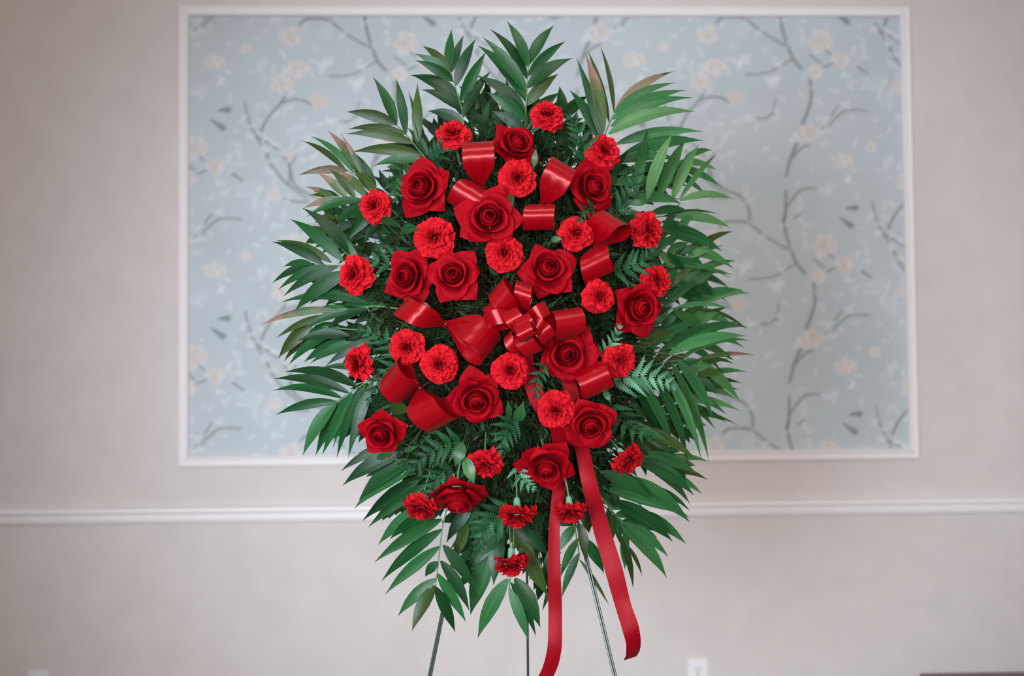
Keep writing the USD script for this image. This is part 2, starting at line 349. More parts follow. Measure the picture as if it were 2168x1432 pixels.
# ------------------------------------------------------------------ outlets, furniture edge
def outlet(px, py, label):
    c = at(px, py, WALL); o, off = thing("electrical_outlet", label, "outlet", (c[0], WALL, c[2]))
    pl = trimesh.creation.box(extents=(0.070, 0.005, 0.114)); pl.apply_translation((0, -0.0025, 0))
    v = np.array(pl.vertices); front = v[:, 1] < -0.004; v[front, 0] *= 0.94; v[front, 2] *= 0.965
    obj("cover_plate", (v, np.array(pl.faces)), "outlet_plastic", o, smooth=False)
    for dz in (0.0195, -0.0195):
        m = trimesh.creation.cylinder(radius=0.0172, height=0.004, sections=32); m.apply_transform(trimesh.transformations.rotation_matrix(np.pi / 2, [1, 0, 0]))
        v = np.array(m.vertices); v[:, 2] = np.clip(v[:, 2], -0.0145, 0.0145); v += (0, -0.006, dz)
        s = obj("socket", (v, np.array(m.faces)), "outlet_plastic", o, smooth=30)
        for dx, w, h, zz in ((-0.0062, 0.0026, 0.0085, 0.003), (0.0062, 0.0026, 0.007, 0.003), (0.0, 0.005, 0.005, -0.0085)):
            obj("slot", box(dx - w / 2, dx + w / 2, -0.0086, -0.0078, dz + zz - h / 2, dz + zz + h / 2), "outlet_slot", s, smooth=False)
    m = trimesh.creation.cylinder(radius=0.003, height=0.002, sections=16); m.apply_transform(trimesh.transformations.rotation_matrix(np.pi / 2, [1, 0, 0])); m.apply_translation((0, -0.0055, 0))
    obj("screw", m, "outlet_slot", o, smooth=30)
outlet(1477, 1430, "white wall outlet low on the wall to the right of the easel legs")
outlet(82, 1457, "white wall outlet cut by the bottom edge of the photo at far left")
c0, c1 = at(1950, 1428.5, WALL - 0.03), at(2300, 1428.5, WALL - 0.03)
sb, off = thing("wooden_sideboard", "dark wooden furniture top just peeking in at the bottom right corner", "furniture", ((c0[0] + c1[0]) / 2, WALL - 0.02, 0))
hw = (c1[0] - c0[0]) / 2
obj("top", box(-hw, hw, -0.40, 0, c0[2] - 0.025, c0[2]), "dark_wood", sb, smooth=False)
obj("body", box(-hw + 0.02, hw - 0.02, -0.38, -0.01, 0.06, c0[2] - 0.025), "dark_wood", sb, smooth=False)
for sx in (-1, 1):
    for yy in (-0.36, -0.05):
        obj("leg", box(sx * (hw - 0.04) - 0.02, sx * (hw - 0.04) + 0.02, yy - 0.02, yy + 0.02, 0, 0.06), "dark_wood", sb, smooth=False)

# ------------------------------------------------------------------ easel
FOAM = at(1078, 690, 2.74)
es, off = thing("wire_easel", "dark green wire easel whose thin legs show below the flower spray", "easel", (FOAM[0], 2.72, 0))
apex = at(1087, 556, 2.75)
def leg_pair(p_in, depth_top, depth_px, nm):
    pass
def rod(name, pts, r, **k):
    obj(name, tube(np.array(pts), r, 8), "easel_metal", es, off, smooth=40, **k)
for (x, y, up, dp) in ((908, 1432, apex, 2.60), (1300, 1432, apex, 2.60)):
    mid = at(x, y, dp); d = (mid - up) / (mid[2] - up[2]); foot = up + d * (0.004 - up[2])
    sgn = np.array([0.0024, 0, 0])
    a = np.linspace(0, 1, 4)[:, None]
    rod("leg", up + (foot - up) * a, 0.0023)
    rod("leg_wire", up + sgn * 1.7 + (foot - up) * a, 0.0016)
back0 = at(1116, 1240, 2.80); back1 = at(1118, 1432, 2.88)
d = (back1 - back0) / (back1[2] - back0[2]); foot = back0 + d * (0.004 - back0[2]); top = back0 + d * (1.45 - back0[2])
rod("leg", np.linspace(top, foot, 4), 0.0026)
rod("cross_bar", [at(1000, 900, 2.70), at(1175, 900, 2.70)], 0.003)
fo, foff = thing("floral_foam", "dark mossy floral foam block glimpsed between the red flowers", "floral foam", FOAM)
m = trimesh.creation.icosphere(subdivisions=4); v = np.array(m.vertices)
v = v * (0.205, 0.075, 0.325); v *= 1 + 0.18 * (meshkit.fbm(v * 22, 3, 2)[:, None] - 0.5); v[:, 1] += 0.015
obj("moss_block", (v, np.array(m.faces)), "moss_foam", fo)
obj("cage_wire", join([tube([(x, -0.085, -0.24), (x, -0.085, 0.24)], 0.0015, 5) for x in (-.1, 0, .1)] + [tube([(-.13, -0.085, z), (.13, -0.085, z)], 0.0015, 5) for z in (-.2, -.1, 0, .1, .2)]), "moss_foam", fo)

# ------------------------------------------------------------------ leaves
rnd = random.Random(11)
NRM = np.array([0.0, -1.0, 0.05])
def blade(base, tip, width, bow, roll=0.0, nv=13, nu=5, keel=0.16, arch=0.04, peak=0.42):
    "a leaf from base to tip: bow = offset of the middle, roll turns it about its own axis"
    L = np.linalg.norm(tip - base); mid = (base + tip) / 2 + bow
    c = bez(base, 2 * mid - (base + tip) / 2, tip, nv)
    t = np.gradient(c, axis=0); t /= np.linalg.norm(t, axis=1, keepdims=True)
    side = np.cross(t, NRM); side /= np.linalg.norm(side, axis=1, keepdims=True) + 1e-9
    nor = np.cross(side, t)
    ca, sa = math.cos(roll), math.sin(roll)
    side, nor = ca * side + sa * nor, -sa * side + ca * nor
    v = np.linspace(0, 1, nv)
    prof = np.interp(v, [0, .08, .22, peak, .64, .80, .92, 1], [.16, .50, .88, 1, .76, .40, .13, .006])
    u = np.linspace(-1, 1, nu)
    P = c[:, None] + side[:, None] * (u[None, :, None] * (prof * width / 2)[:, None, None])
    P = P + nor[:, None] * ((np.abs(u)[None, :, None] * keel * width / 2 * prof[:, None, None]))
    P = P + nor[:, None] * (arch * L * np.sin(np.pi * v) * 1.0)[:, None, None]
    uv = np.stack(np.broadcast_arrays((u[None, :] + 1) / 2, v[:, None]), -1).reshape(-1, 2)
    return (P.reshape(-1, 3), grid_faces(nu, nv)), uv

def frond(label, rachis, d0, d1, col, leaves, group=None, jit=0.012):
    "rachis: pixels; d0, d1 depth at its base and tip; leaves: (base x, base y, tip x, tip y, width px[, look])"
    r2 = np.array(rachis, float); n = len(r2)
    dep = np.linspace(d0, d1, n)
    P = np.array([at(x, y, d) for (x, y), d in zip(r2, dep)])
    root = FOAM + (P[0] - FOAM) * np.array([0.45, 0, 0.45]); root[1] = 2.70
    o, off = thing("palm_frond", label, "palm frond", P[0], group=group)
    pts = curve(np.vstack([root, P]) if np.linalg.norm(root - P[0]) > 0.02 else P, 10)
    obj("midrib", tube(pts, np.linspace(0.0024, 0.0011, len(pts)), 5), "rachis_green", o, off)
    for lf in leaves:
        bx, by, tx, ty, w = lf[:5]; c = lf[5] if len(lf) > 5 else col
        k = np.argmin(np.hypot(r2[:, 0] - bx, r2[:, 1] - by)); db = dep[k]
        L = math.hypot(tx - bx, ty - by)
        dt = db + (d1 - d0) * 0.5 + rnd.uniform(-1, 1.4) * 0.22 * L * mpp(db)
        b, t = at(bx, by, db + rnd.uniform(-jit, jit) * 0.4), at(tx, ty, dt)
        # gravity: the tip droops, so the middle bows upwards
        ax = unit(t - b); g = np.array([0, -0.15, 1.0]); g = g - ax * (g @ ax)
        bow = g * np.linalg.norm(t - b) * 0.07
        if tx > 1400 and c in (Md, D) and group is None: c = "leaf_soft" if c == Md or rnd.random() < 0.4 else Md
        roll = rnd.uniform(-0.45, 0.45)
        m, uv = blade(b, t, w * mpp(db) * 0.92 / math.cos(roll), bow, roll)
        obj("leaflet", m, c, o, off, uv=uv)

D, Md, O, Pa, B, Dy = "leaf_dark", "leaf_mid", "leaf_olive", "leaf_pale", "leaf_brown", "leaf_dry"
frond("palm frond with broad dark leaflets directly left of the tallest frond at top", [(984, 300), (982, 256), (974, 215), (962, 178), (953, 150)], 2.64, 2.66, D,
      [(952, 151, 956, 61, 24), (956, 153, 982, 74, 20), (965, 181, 1008, 81, 28), (952, 153, 894, 97, 23, O), (956, 161, 878, 114, 25, Md), (960, 173, 878, 127, 22), (972, 211, 869, 159, 36), (975, 216, 1030, 108, 27), (979, 235, 892, 190, 30), (981, 245, 1040, 150, 28), (983, 262, 905, 235, 28)])
frond("tallest palm frond, standing at top centre with V-shaped pairs of leaflets", [(1113, 330), (1112, 262), (1116, 200), (1119, 138)], 2.63, 2.64, D,
      [(1119, 142, 1073, 44, 27), (1120, 136, 1173, 54, 28), (1118, 161, 1198, 87, 24), (1117, 186, 1213, 123, 33), (1115, 223, 1183, 156, 30, O), (1116, 167, 1037, 61, 26), (1115, 195, 1020, 77, 30), (1114, 215, 1009, 95, 34), (1113, 238, 1008, 160, 32), (1112, 255, 1030, 195, 30), (1113, 262, 1186, 196, 30), (1113, 280, 1040, 235, 28), (1113, 285, 1180, 235, 28)])
frond("palm frond at upper left with wide olive leaflets spread like a hand", [(915, 355), (892, 325), (862, 287), (838, 264)], 2.63, 2.66, O,
      [(839, 266, 789, 162, 26, D), (859, 284, 839, 167, 23, D), (839, 264, 732, 237, 26), (859, 284, 736, 274, 19), (877, 304, 732, 284, 24), (892, 329, 746, 322, 26), (886, 300, 884, 176, 26, O), (890, 305, 864, 193, 14, D), (905, 330, 862, 270, 22, D), (898, 340, 790, 352, 24, Md)])
frond("faded palm frond with brown papery tips at left, below the five-leaflet olive frond", [(815, 430), (780, 395), (755, 372), (733, 360)], 2.64, 2.67, O,
      [(733, 362, 639, 298, 15), (749, 366, 657, 288, 17, Md), (766, 378, 693, 276, 24, B), (738, 362, 632, 371, 19, Dy), (778, 388, 720, 281, 14, B), (795, 408, 742, 318, 24, D), (730, 362, 673, 356, 10, O)])
frond("palm frond with browned olive leaflets touching the carnation at upper left", [(840, 412), (790, 418), (745, 423), (712, 426)], 2.61, 2.65, O,
      [(715, 425, 646, 396, 14, B), (722, 424, 663, 406, 16, D), (712, 426, 654, 414, 12), (738, 425, 641, 442, 20, B), (770, 424, 648, 460, 22, D), (735, 420, 672, 366, 22, B), (752, 420, 697, 358, 22, O), (775, 418, 716, 362, 24, B), (800, 416, 748, 362, 24, O), (790, 425, 706, 482, 28, D), (815, 425, 735, 512, 28, D), (830, 425, 770, 520, 26, D)])
frond("palm frond at left with two long parallel dark leaflets pointing up-left", [(800, 566), (745, 563), (700, 562), (665, 560)], 2.59, 2.64, D,
      [(726, 553, 614, 464, 30), (746, 541, 639, 440, 32), (686, 561, 576, 512, 22), (702, 556, 585, 509, 22, O), (662, 560, 600, 565, 17), (673, 561, 576, 600, 20), (691, 563, 588, 615, 20), (716, 565, 599, 629, 24), (738, 575, 623, 660, 36), (765, 572, 668, 632, 28, D), (760, 560, 690, 480, 26, D)])
frond("palm frond ending in the brown split tip at the leftmost point of the spray", [(850, 655), (790, 648), (735, 656), (690, 668)], 2.60, 2.65, Md,
      [(779, 644, 593, 641, 24), (738, 655, 661, 660, 12), (716, 657, 550, 690, 19, B), (690, 668, 584, 717, 16, O), (750, 658, 640, 700, 22), (780, 655, 690, 700, 22, D), (800, 645, 700, 610, 22, D), (815, 650, 720, 650, 20, Md)])
frond("palm frond at left with leaflets sweeping down-left below the brown split tip", [(840, 715), (770, 700), (710, 695), (665, 688)], 2.63, 2.68, O,
      [(662, 686, 589, 759, 32), (682, 700, 600, 767, 21), (702, 708, 611, 774, 23, D), (732, 720, 643, 768, 24, D), (765, 728, 656, 771, 22, Md), (740, 712, 628, 722, 26, D), (800, 718, 690, 775, 26, D), (720, 690, 650, 706, 22, D)])
frond("lower left palm frond with clean dark leaflets fanned to both sides of its midrib", [(830, 775), (794, 799), (756, 822), (713, 851)], 2.57, 2.62, D,
      [(756, 820, 603, 788, 27), (800, 795, 671, 781, 18), (738, 832, 579, 803, 25), (723, 843, 576, 828, 21), (713, 851, 584, 879, 23), (713, 852, 641, 966, 32, Md), (731, 843, 668, 966, 28, Md), (745, 832, 682, 965, 26, Md), (766, 820, 713, 971, 22), (790, 806, 737, 971, 26, D), (775, 815, 703, 954, 14, Md)])
frond("palm frond below the lowest-left rose, leaflets crossing the bottom of the moulding", [(950, 930), (900, 965), (870, 990), (845, 1010)], 2.62, 2.66, D,
      [(815, 950, 721, 999, 20), (855, 958, 725, 1029, 36), (875, 975, 759, 1060, 38, Md), (885, 990, 750, 1078, 34, Md), (895, 1010, 767, 1104, 34, D), (905, 1025, 779, 1118, 28, D)])
frond("palm frond half hidden by the bottom left carnation, drooping over the chair rail", [(975, 1040), (940, 1075), (905, 1090)], 2.60, 2.66, D,
      [(905, 1070, 800, 1155, 32, Md), (910, 1085, 825, 1143, 26, D), (930, 1085, 840, 1150, 30, D)])
frond("hanging palm frond at bottom left with separate leaflets against the pale wall", [(945, 1075), (936, 1122), (931, 1158), (922, 1243)], 2.58, 2.60, Md,
      [(935, 1100, 792, 1192, 31), (935, 1122, 807, 1232, 30), (931, 1158, 815, 1260, 29), (926, 1190, 900, 1222, 22, D), (923, 1226, 842, 1306, 28), (922, 1240, 872, 1338, 30, O), (922, 1243, 964, 1340, 28, D), (926, 1215, 987, 1319, 26), (933, 1188, 994, 1295, 28, D), (938, 1155, 1003, 1248, 30, D)])
frond("lowest palm frond at bottom centre under the lowest carnation", [(1088, 1140), (1084, 1190), (1078, 1245)], 2.61, 2.60, D,
      [(1076, 1226, 1011, 1353, 36, Md), (1090, 1225, 1144, 1330, 38, D), (1082, 1234, 1135, 1349, 22, D), (1078, 1245, 1119, 1359, 26, Md), (1100, 1160, 1160, 1265, 36, O)])
frond("palm frond with broad drooping leaflets just left of the lowest carnation", [(1075, 1090), (1055, 1130), (1035, 1165)], 2.64, 2.64, Md,
      [(1038, 1165, 996, 1303, 46, Md), (1050, 1140, 985, 1215, 34, D), (1065, 1130, 1000, 1190, 34, Md), (1010, 1060, 985, 1165, 34, D), (1000, 1070, 945, 1150, 30, D), (1020, 1080, 1015, 1190, 34, D), (990, 1110, 960, 1190, 26, O), (1060, 1135, 1045, 1240, 36, D), (1075, 1120, 1140, 1215, 34, O), (1085, 1110, 1165, 1180, 34, D)])
frond("palm frond between the two hanging ribbon tails at the bottom", [(1200, 1060), (1218, 1110), (1227, 1180)], 2.63, 2.64, Md,
      [(1227, 1171, 1189, 1267, 19), (1224, 1141, 1187, 1222, 20), (1219, 1112, 1178, 1175, 24), (1227, 1185, 1290, 1284, 10, O), (1235, 1140, 1279, 1215, 28, D), (1230, 1110, 1240, 1190, 24, O), (1190, 1200, 1148, 1295, 18, O), (1180, 1150, 1150, 1240, 26, O)])
frond("palm frond just right of the slanting ribbon tail, leaflets hanging to lower right", [(1270, 1050), (1298, 1085), (1318, 1110), (1328, 1150)], 2.62, 2.66, Md,
      [(1317, 1106, 1416, 1181, 26), (1319, 1119, 1412, 1225, 32), (1328, 1155, 1360, 1221, 10, O), (1323, 1128, 1323, 1207, 22, Md), (1310, 1130, 1341, 1249, 18, O), (1300, 1090, 1290, 1160, 22, O)])
frond("palm frond at lower right with large glossy leaflets reaching over the chair rail", [(1255, 985), (1300, 1020), (1340, 1055), (1365, 1080)], 2.60, 2.68, D,
      [(1275, 1030, 1459, 1096, 42, Md), (1300, 1060, 1425, 1148, 36, D), (1355, 1080, 1454, 1154, 24, Md), (1345, 975, 1470, 1050, 36, D), (1380, 1030, 1462, 1084, 14, D), (1330, 1010, 1461, 1107, 36, Md), (1270, 1000, 1380, 1060, 34, D)])
frond("palm frond at lower right whose olive leaflets cross the bottom right of the moulding", [(1270, 890), (1320, 915), (1360, 945)], 2.66, 2.72, O,
      [(1352, 960, 1480, 1006, 28, Md), (1325, 905, 1476, 976, 30, O), (1300, 920, 1454, 1010, 30, O), (1290, 900, 1420, 940, 28, D), (1310, 880, 1400, 880, 24, O)])
frond("palm frond at right with long leaflets pointing steeply down over the wallpaper", [(1320, 800), (1400, 768), (1473, 762)], 2.66, 2.76, Md,
      [(1473, 763, 1600, 753, 12, B), (1470, 765, 1567, 850, 26, Pa), (1472, 764, 1557, 772, 10, O), (1434, 762, 1510, 885, 28, Md), (1395, 767, 1486, 977, 24, Md), (1420, 766, 1501, 976, 22, Pa), (1375, 785, 1457, 981, 26, D), (1345, 795, 1431, 974, 24, D), (1335, 800, 1400, 930, 26, D)])
frond("palm frond at right with thin pale level leaflets under the large pale fern", [(1310, 840), (1380, 846), (1430, 852)], 2.70, 2.78, Pa,
      [(1425, 838, 1565, 826, 20, Md), (1405, 848, 1568, 871, 22, Pa), (1415, 862, 1540, 895, 24, Md), (1430, 868, 1565, 903, 8, O), (1385, 880, 1459, 931, 24, D), (1390, 850, 1470, 800, 20, D)])
frond("palm frond at right level with the right-hand rose, pale split leaflets at its tip", [(1330, 665), (1400, 655), (1470, 651)], 2.68, 2.78, Md,
      [(1445, 650, 1574, 615, 24, D), (1470, 651, 1589, 622, 24, Pa), (1430, 652, 1549, 656, 12, Md), (1451, 656, 1552, 689, 24, Md), (1425, 656, 1500, 716, 24, Pa), (1400, 656, 1490, 590, 22, D), (1380, 660, 1440, 730, 26, D), (1470, 655, 1584, 701, 10, O)])
frond("palm frond below the right-hand rose, leaflets pointing up-right", [(1310, 745), (1370, 745), (1415, 750), (1460, 760)], 2.63, 2.74, Md,
      [(1395, 745, 1568, 682, 26, D), (1415, 750, 1581, 712, 30, Md), (1445, 756, 1589, 722, 16, Pa), (1360, 745, 1480, 680, 26, D), (1340, 748, 1430, 700, 26, O)])
frond("palm frond at right with a broad leaflet running under the far right carnation", [(1310, 575), (1360, 550), (1410, 525)], 2.66, 2.76, D,
      [(1400, 484, 1529, 532, 34, D), (1420, 540, 1510, 622, 30, Md), (1425, 560, 1520, 602, 22, D), (1440, 530, 1554, 570, 28, Pa), (1420, 560, 1549, 590, 12, D), (1380, 560, 1470, 640, 30, Md), (1395, 520, 1440, 430, 20, Md), (1420, 520, 1480, 440, 20, Md)])
frond("palm frond at right with a pale level leaflet behind the far right carnation", [(1310, 480), (1360, 464), (1423, 458)], 2.70, 2.80, Md,
      [(1423, 458, 1549, 484, 24, Pa), (1376, 453, 1457, 446, 20, D), (1400, 460, 1525, 455, 8, O), (1470, 530, 1553, 490, 16, O), (1400, 470, 1500, 530, 24, Pa)])
frond("pale green palm frond at upper right with a row of upright stripes of leaflets", [(1300, 448), (1350, 428), (1400, 422), (1440, 421)], 2.61, 2.72, Pa,
      [(1342, 420, 1371, 274, 24, Md), (1370, 422, 1425, 279, 29), (1392, 422, 1452, 293, 29), (1423, 424, 1480, 307, 27), (1440, 421, 1519, 326, 14), (1440, 425, 1556, 423, 20), (1339, 424, 1443, 432, 26, D), (1350, 426, 1385, 435, 14, D)])
frond("palm frond at upper right fanning out to a bent brown-banded leaflet", [(1265, 330), (1280, 285), (1292, 258), (1304, 233)], 2.62, 2.68, Md,
      [(1300, 237, 1270, 96, 13, O), (1290, 259, 1244, 106, 15, O), (1277, 280, 1239, 111, 32, B), (1304, 231, 1427, 151, 24, Dy), (1300, 240, 1431, 175, 23, Md), (1296, 253, 1452, 191, 26, Md), (1294, 268, 1467, 207, 28, Md), (1289, 284, 1475, 237, 34, Pa), (1276, 300, 1220, 121, 22, D), (1270, 300, 1205, 190, 28, D)])
frond("dark palm frond at upper right lying level behind the pale striped one", [(1270, 400), (1290, 350), (1305, 305)], 2.67, 2.74, D,
      [(1305, 305, 1489, 279, 26, D), (1312, 335, 1490, 298, 32, D), (1310, 370, 1472, 367, 26, D), (1300, 345, 1440, 340, 28, Md), (1290, 390, 1430, 400, 26, D)])
frond("palm frond at right with long thin leaflets behind the paired carnation, pointing right", [(1320, 604), (1400, 592), (1462, 582)], 2.70, 2.80, Md,
      [(1462, 582, 1558, 553, 18, Pa), (1450, 586, 1545, 612, 20, Md), (1420, 592, 1540, 640, 20, Md), (1400, 594, 1500, 655, 22, D), (1410, 588, 1530, 520, 20, Md), (1380, 594, 1500, 505, 20, O), (1440, 584, 1552, 583, 14, D)])
frond("palm frond at far right with narrow leaflets level with the bow rose", [(1320, 712), (1400, 712), (1478, 712)], 2.70, 2.80, Md,
      [(1478, 712, 1585, 694, 16, Pa), (1465, 714, 1578, 738, 18, Md), (1440, 716, 1556, 766, 20, Md), (1410, 716, 1530, 790, 22, D), (1430, 708, 1542, 650, 20, O), (1400, 708, 1505, 640, 20, Md)])
frond("palm frond at right under the large pale fern with narrow leaflets pointing right", [(1330, 836), (1400, 818), (1472, 804)], 2.72, 2.80, Md,
      [(1472, 804, 1582, 788, 16, Md), (1460, 808, 1572, 812, 16, O), (1440, 814, 1560, 846, 20, Pa), (1420, 820, 1540, 880, 20, Md), (1395, 826, 1515, 910, 22, D), (1430, 806, 1545, 760, 18, Md)])
frond("palm frond at lower right above the chair rail, pointing down-right past the moulding corner", [(1310, 940), (1360, 975), (1400, 1000)], 2.70, 2.78, Md,
      [(1400, 1000, 1500, 1018, 16, O), (1390, 1000, 1488, 1048, 20, Md), (1370, 990, 1462, 1070, 22, D), (1380, 980, 1502, 978, 18, Md)])
frond("palm frond at upper right whose leaflets reach right above the pale level leaflet", [(1320, 372), (1400, 352), (1448, 338)], 2.72, 2.80, Md,
      [(1448, 338, 1508, 318, 16, Md), (1430, 346, 1520, 362, 18, Pa), (1410, 352, 1530, 398, 18, Md), (1390, 358, 1500, 420, 20, D)])
# inner fronds, nearly hidden
def auto_frond(x0, y0, x1, y1, w, n, col, depth, label, group):
    a, b = np.array([x0, y0], float), np.array([x1, y1], float); d = b - a; L = np.hypot(*d); e = d / L; p = np.array([-e[1], e[0]])
    lv = []
    for i in range(n):
        t = 0.25 + 0.75 * i / (n - 1)
        for s in (-1, 1):
            q = a + d * t; l = L * (0.62 - 0.22 * t) * rnd.uniform(0.9, 1.1); an = math.radians(52 - 25 * t)
            tip = q + l * (math.cos(an) * e + s * math.sin(an) * p)
            lv.append((q[0], q[1], tip[0], tip[1], w, rnd.choice(col)))
    frond(label, [tuple(a), tuple((a + b) / 2), tuple(b)], depth, depth + 0.03, col[0], lv, group=group)
INNER = [(1060, 420, 1020, 240, "the carnation at top left"), (1120, 420, 1190, 250, "the topmost carnation"), (1000, 460, 900, 330, "the upper left rose"), (960, 560, 830, 500, "the large upper left carnation"), (950, 700, 820, 680, "the big left ribbon loops"), (960, 820, 840, 850, "the open ribbon roll at lower left"), (980, 920, 900, 1010, "the lower left feathery fern"),
         (1060, 980, 1050, 1110, "the downward carnation at the bottom"), (1130, 980, 1150, 1120, "the straight ribbon tail's upper part"), (1180, 900, 1270, 1010, "the lower right rose"), (1200, 800, 1330, 860, "the large pale fern"), (1210, 680, 1330, 690, "the right-hand rose"), (1200, 560, 1330, 530, "the twisted ribbon"), (1180, 460, 1290, 370, "the upper right rose"), (1060, 1000, 980, 1090, "the side-on rose"), (1170, 980, 1240, 1080, "the bottom carnation between the tails")]
FLANK = [(1340, 520, 1455, 545, "behind the carnation at far right"), (1335, 610, 1465, 605, "behind the right-hand rose's top"), (1350, 700, 1475, 690, "under the right-hand rose"), (1345, 770, 1475, 800, "right of the lower right carnation"), (1340, 860, 1450, 905, "below the large pale fern"), (1325, 930, 1425, 985, "right of the edge-on carnation"), (1320, 400, 1430, 375, "behind the pale striped leaflets"),
         (820, 490, 710, 462, "below the upper left carnation"), (800, 530, 690, 505, "left of the upright fern"), (830, 625, 690, 612, "below the leftmost carnation"), (800, 725, 690, 722, "left of the oblique carnation"), (840, 885, 735, 905, "above the lowest-left rose"), (890, 1030, 825, 1075, "above the bottom left carnation"), (1010, 1090, 1000, 1205, "below the side-on rose"), (1130, 1110, 1152, 1225, "behind the straight ribbon tail"), (1265, 1060, 1350, 1130, "right of the slanting ribbon tail")]
for (x0, y0, x1, y1, near) in FLANK:
    auto_frond(x0, y0, x1, y1, 21, 5, [D, Md, O] if x0 < 1250 else [Md, Md, O, Pa], 2.73, "palm frond in the back layer " + near, "back layer palm fronds")
for (x0, y0, x1, y1, near) in INNER:
    auto_frond(x0, y0, x1, y1, 27, 4, [D, D, O], 2.70, "shadowed inner palm frond behind " + near, "inner palm fronds")

# ------------------------------------------------------------------ ferns
def bulge(x, y, front=2.60, amp=0.17):
    r2 = ((x - 1075) / 420.0) ** 2 + ((y - 690) / 560.0) ** 2
    return front - amp * max(0.0, 1 - r2)
def pinna(base, tip, width, roll):
    L = np.linalg.norm(tip - base); n = max(5, int(L / 0.0042)); nv = 2 * n + 1
    ax = unit(tip - base); side = unit(np.cross(ax, NRM)); nor = np.cross(side, ax)
    ca, sa = math.cos(roll), math.sin(roll); side, nor = ca * side + sa * nor, -sa * side + ca * nor
    v = np.linspace(0, 1, nv); prof = np.minimum(1, v * 6 + 0.3) * (1 - v) ** 0.8
    saw = np.where(np.arange(nv) % 2 == 1, 1.0, 0.45); saw[-1] = 1
    c = base + ax * (v * L)[:, None] + nor * (0.10 * L * np.sin(np.pi * v))[:, None]
    u = np.array([-1.0, 0, 1.0]); sh = np.where(np.arange(nv) % 2 == 1, 0.35, 0.0) * L / n
    P = c[:, None] + side[None, None] * (u[None, :, None] * (prof * saw * width / 2)[:, None, None]) + ax[None, None] * (np.abs(u)[None, :, None] * sh[:, None, None]) + nor[None, None] * (np.abs(u)[None, :, None] * 0.12 * width * prof[:, None, None])
    uv = np.stack(np.broadcast_arrays((u[None] + 1) / 2 * 0.3, v[:, None]), -1).reshape(-1, 2)
    return (P.reshape(-1, 3), grid_faces(3, nv)), uv
def fern(label, x0, y0, x1, y1, wid, n, col, lift=0.03, bend=0.12, group=None):
    db = bulge(x0, y0) + 0.045 - lift; dt = bulge(x1, y1) + 0.03 - lift
    a, b = at(x0, y0, db + 0.02), at(x1, y1, dt); ax = unit(b - a); side = unit(np.cross(ax, NRM))
    mid = (a + b) / 2 + side * np.linalg.norm(b - a) * bend + np.array([0, -0.012, 0])
    c = bez(a, 2 * mid - (a + b) / 2, b, 24)
    o, off = thing("leatherleaf_fern", label, "fern", a, group=group)
    obj("stalk", tube(c[::3], 0.0009, 5), "fern_stalk", o, off)
    Wm = wid * mpp(db)
    for i in range(n):
        t = (i + 0.6) / n; k = t * 23; p = c[int(k)] + (c[min(23, int(k) + 1)] - c[int(k)]) * (k % 1); tan = unit(c[min(23, int(k) + 1)] - c[max(0, int(k) - 1)]); sd = unit(np.cross(tan, NRM))
        for s in (-1, 1):
            L = Wm * (1 - t) ** 0.75 * (0.75 + 0.25 * min(1, t * 5)) + 0.006
            an = math.radians(58 - 18 * t)
            tip = p + L * (math.cos(an) * tan + s * math.sin(an) * sd) + np.array([0, rnd.uniform(-0.25, 0.15) * L, 0])
            m, uv = pinna(p, tip, 0.34 * L + 0.006, rnd.uniform(-0.4, 0.4)); obj("pinna", m, col, o, off, uv=uv)
    m, uv = pinna(c[-3], c[-1] + (c[-1] - c[-2]) * 2, 0.006, 0); obj("pinna", m, col, o, off, uv=uv)
F_, FP = "leaf_fern", "leaf_fern_pale"
fern("green fern with upright serrated leaflets above the leftmost rose of the middle row", 885, 562, 770, 548, 62, 5, F_, 0.02, -0.06)
fern("fern beside the upper left carnation, left of the ribbon loop at the top", 905, 350, 945, 290, 40, 5, F_)
fern("fern tucked left of the upper left rose, pointing down", 862, 350, 838, 428, 40, 6, F_)
fern("small bright fern sprig above the carnation in the upper right middle", 1262, 442, 1228, 470, 26, 4, F_, 0.05)
fern("bushy fern behind the topmost carnation, to its lower right", 1235, 350, 1200, 245, 48, 6, F_)
fern("fern fanning out between the two carnations at far right", 1290, 575, 1385, 528, 52, 6, F_, 0.03)
fern("upright pale-tipped fern sprig left of the carnation at lower right", 1268, 760, 1312, 690, 26, 6, FP, 0.03, 0.05)
fern("small fern sprig hanging between the lower centre carnation and the lower right rose", 1158, 770, 1138, 842, 26, 5, F_, 0.07)
fern("large pale fern spreading right below the carnation at lower right", 1290, 812, 1432, 822, 66, 8, FP, 0.035, -0.12)
fern("fern lying behind the smallest left carnation, pointing up-left", 850, 765, 757, 698, 42, 6, F_, 0.02)
fern("fern hanging down-left of the small folded ribbon loop at lower left", 868, 760, 780, 852, 40, 6, F_, 0.0)
fern("feathery fern below the lower left ribbon loop, pointing left", 985, 935, 868, 1000, 56, 7, F_, 0.03)
fern("fern hanging in the middle of the lower half between rose and ribbon tail", 1095, 885, 1062, 960, 46, 6, F_, 0.05)
fern("serrated fern sprig under the rose that faces down beside the ribbon", 1092, 985, 1132, 1036, 30, 5, FP, 0.06)
fern("dense dark fern hanging above the bottom fronds at centre left", 1085, 1070, 1010, 1165, 62, 8, F_, 0.02)
fern("fern behind the side-facing rose at the lower left", 960, 985, 905, 1060, 46, 6, F_, 0.01)
fern("dark fern right of the upper right rose", 1285, 470, 1345, 350, 54, 7, F_, 0.01)
fern("fern reaching out to the right above the right-hand rose", 1290, 640, 1400, 610, 44, 6, F_, 0.0)
fern("fern at lower right below the pale spreading fern", 1290, 850, 1380, 930, 50, 6, F_, 0.0)
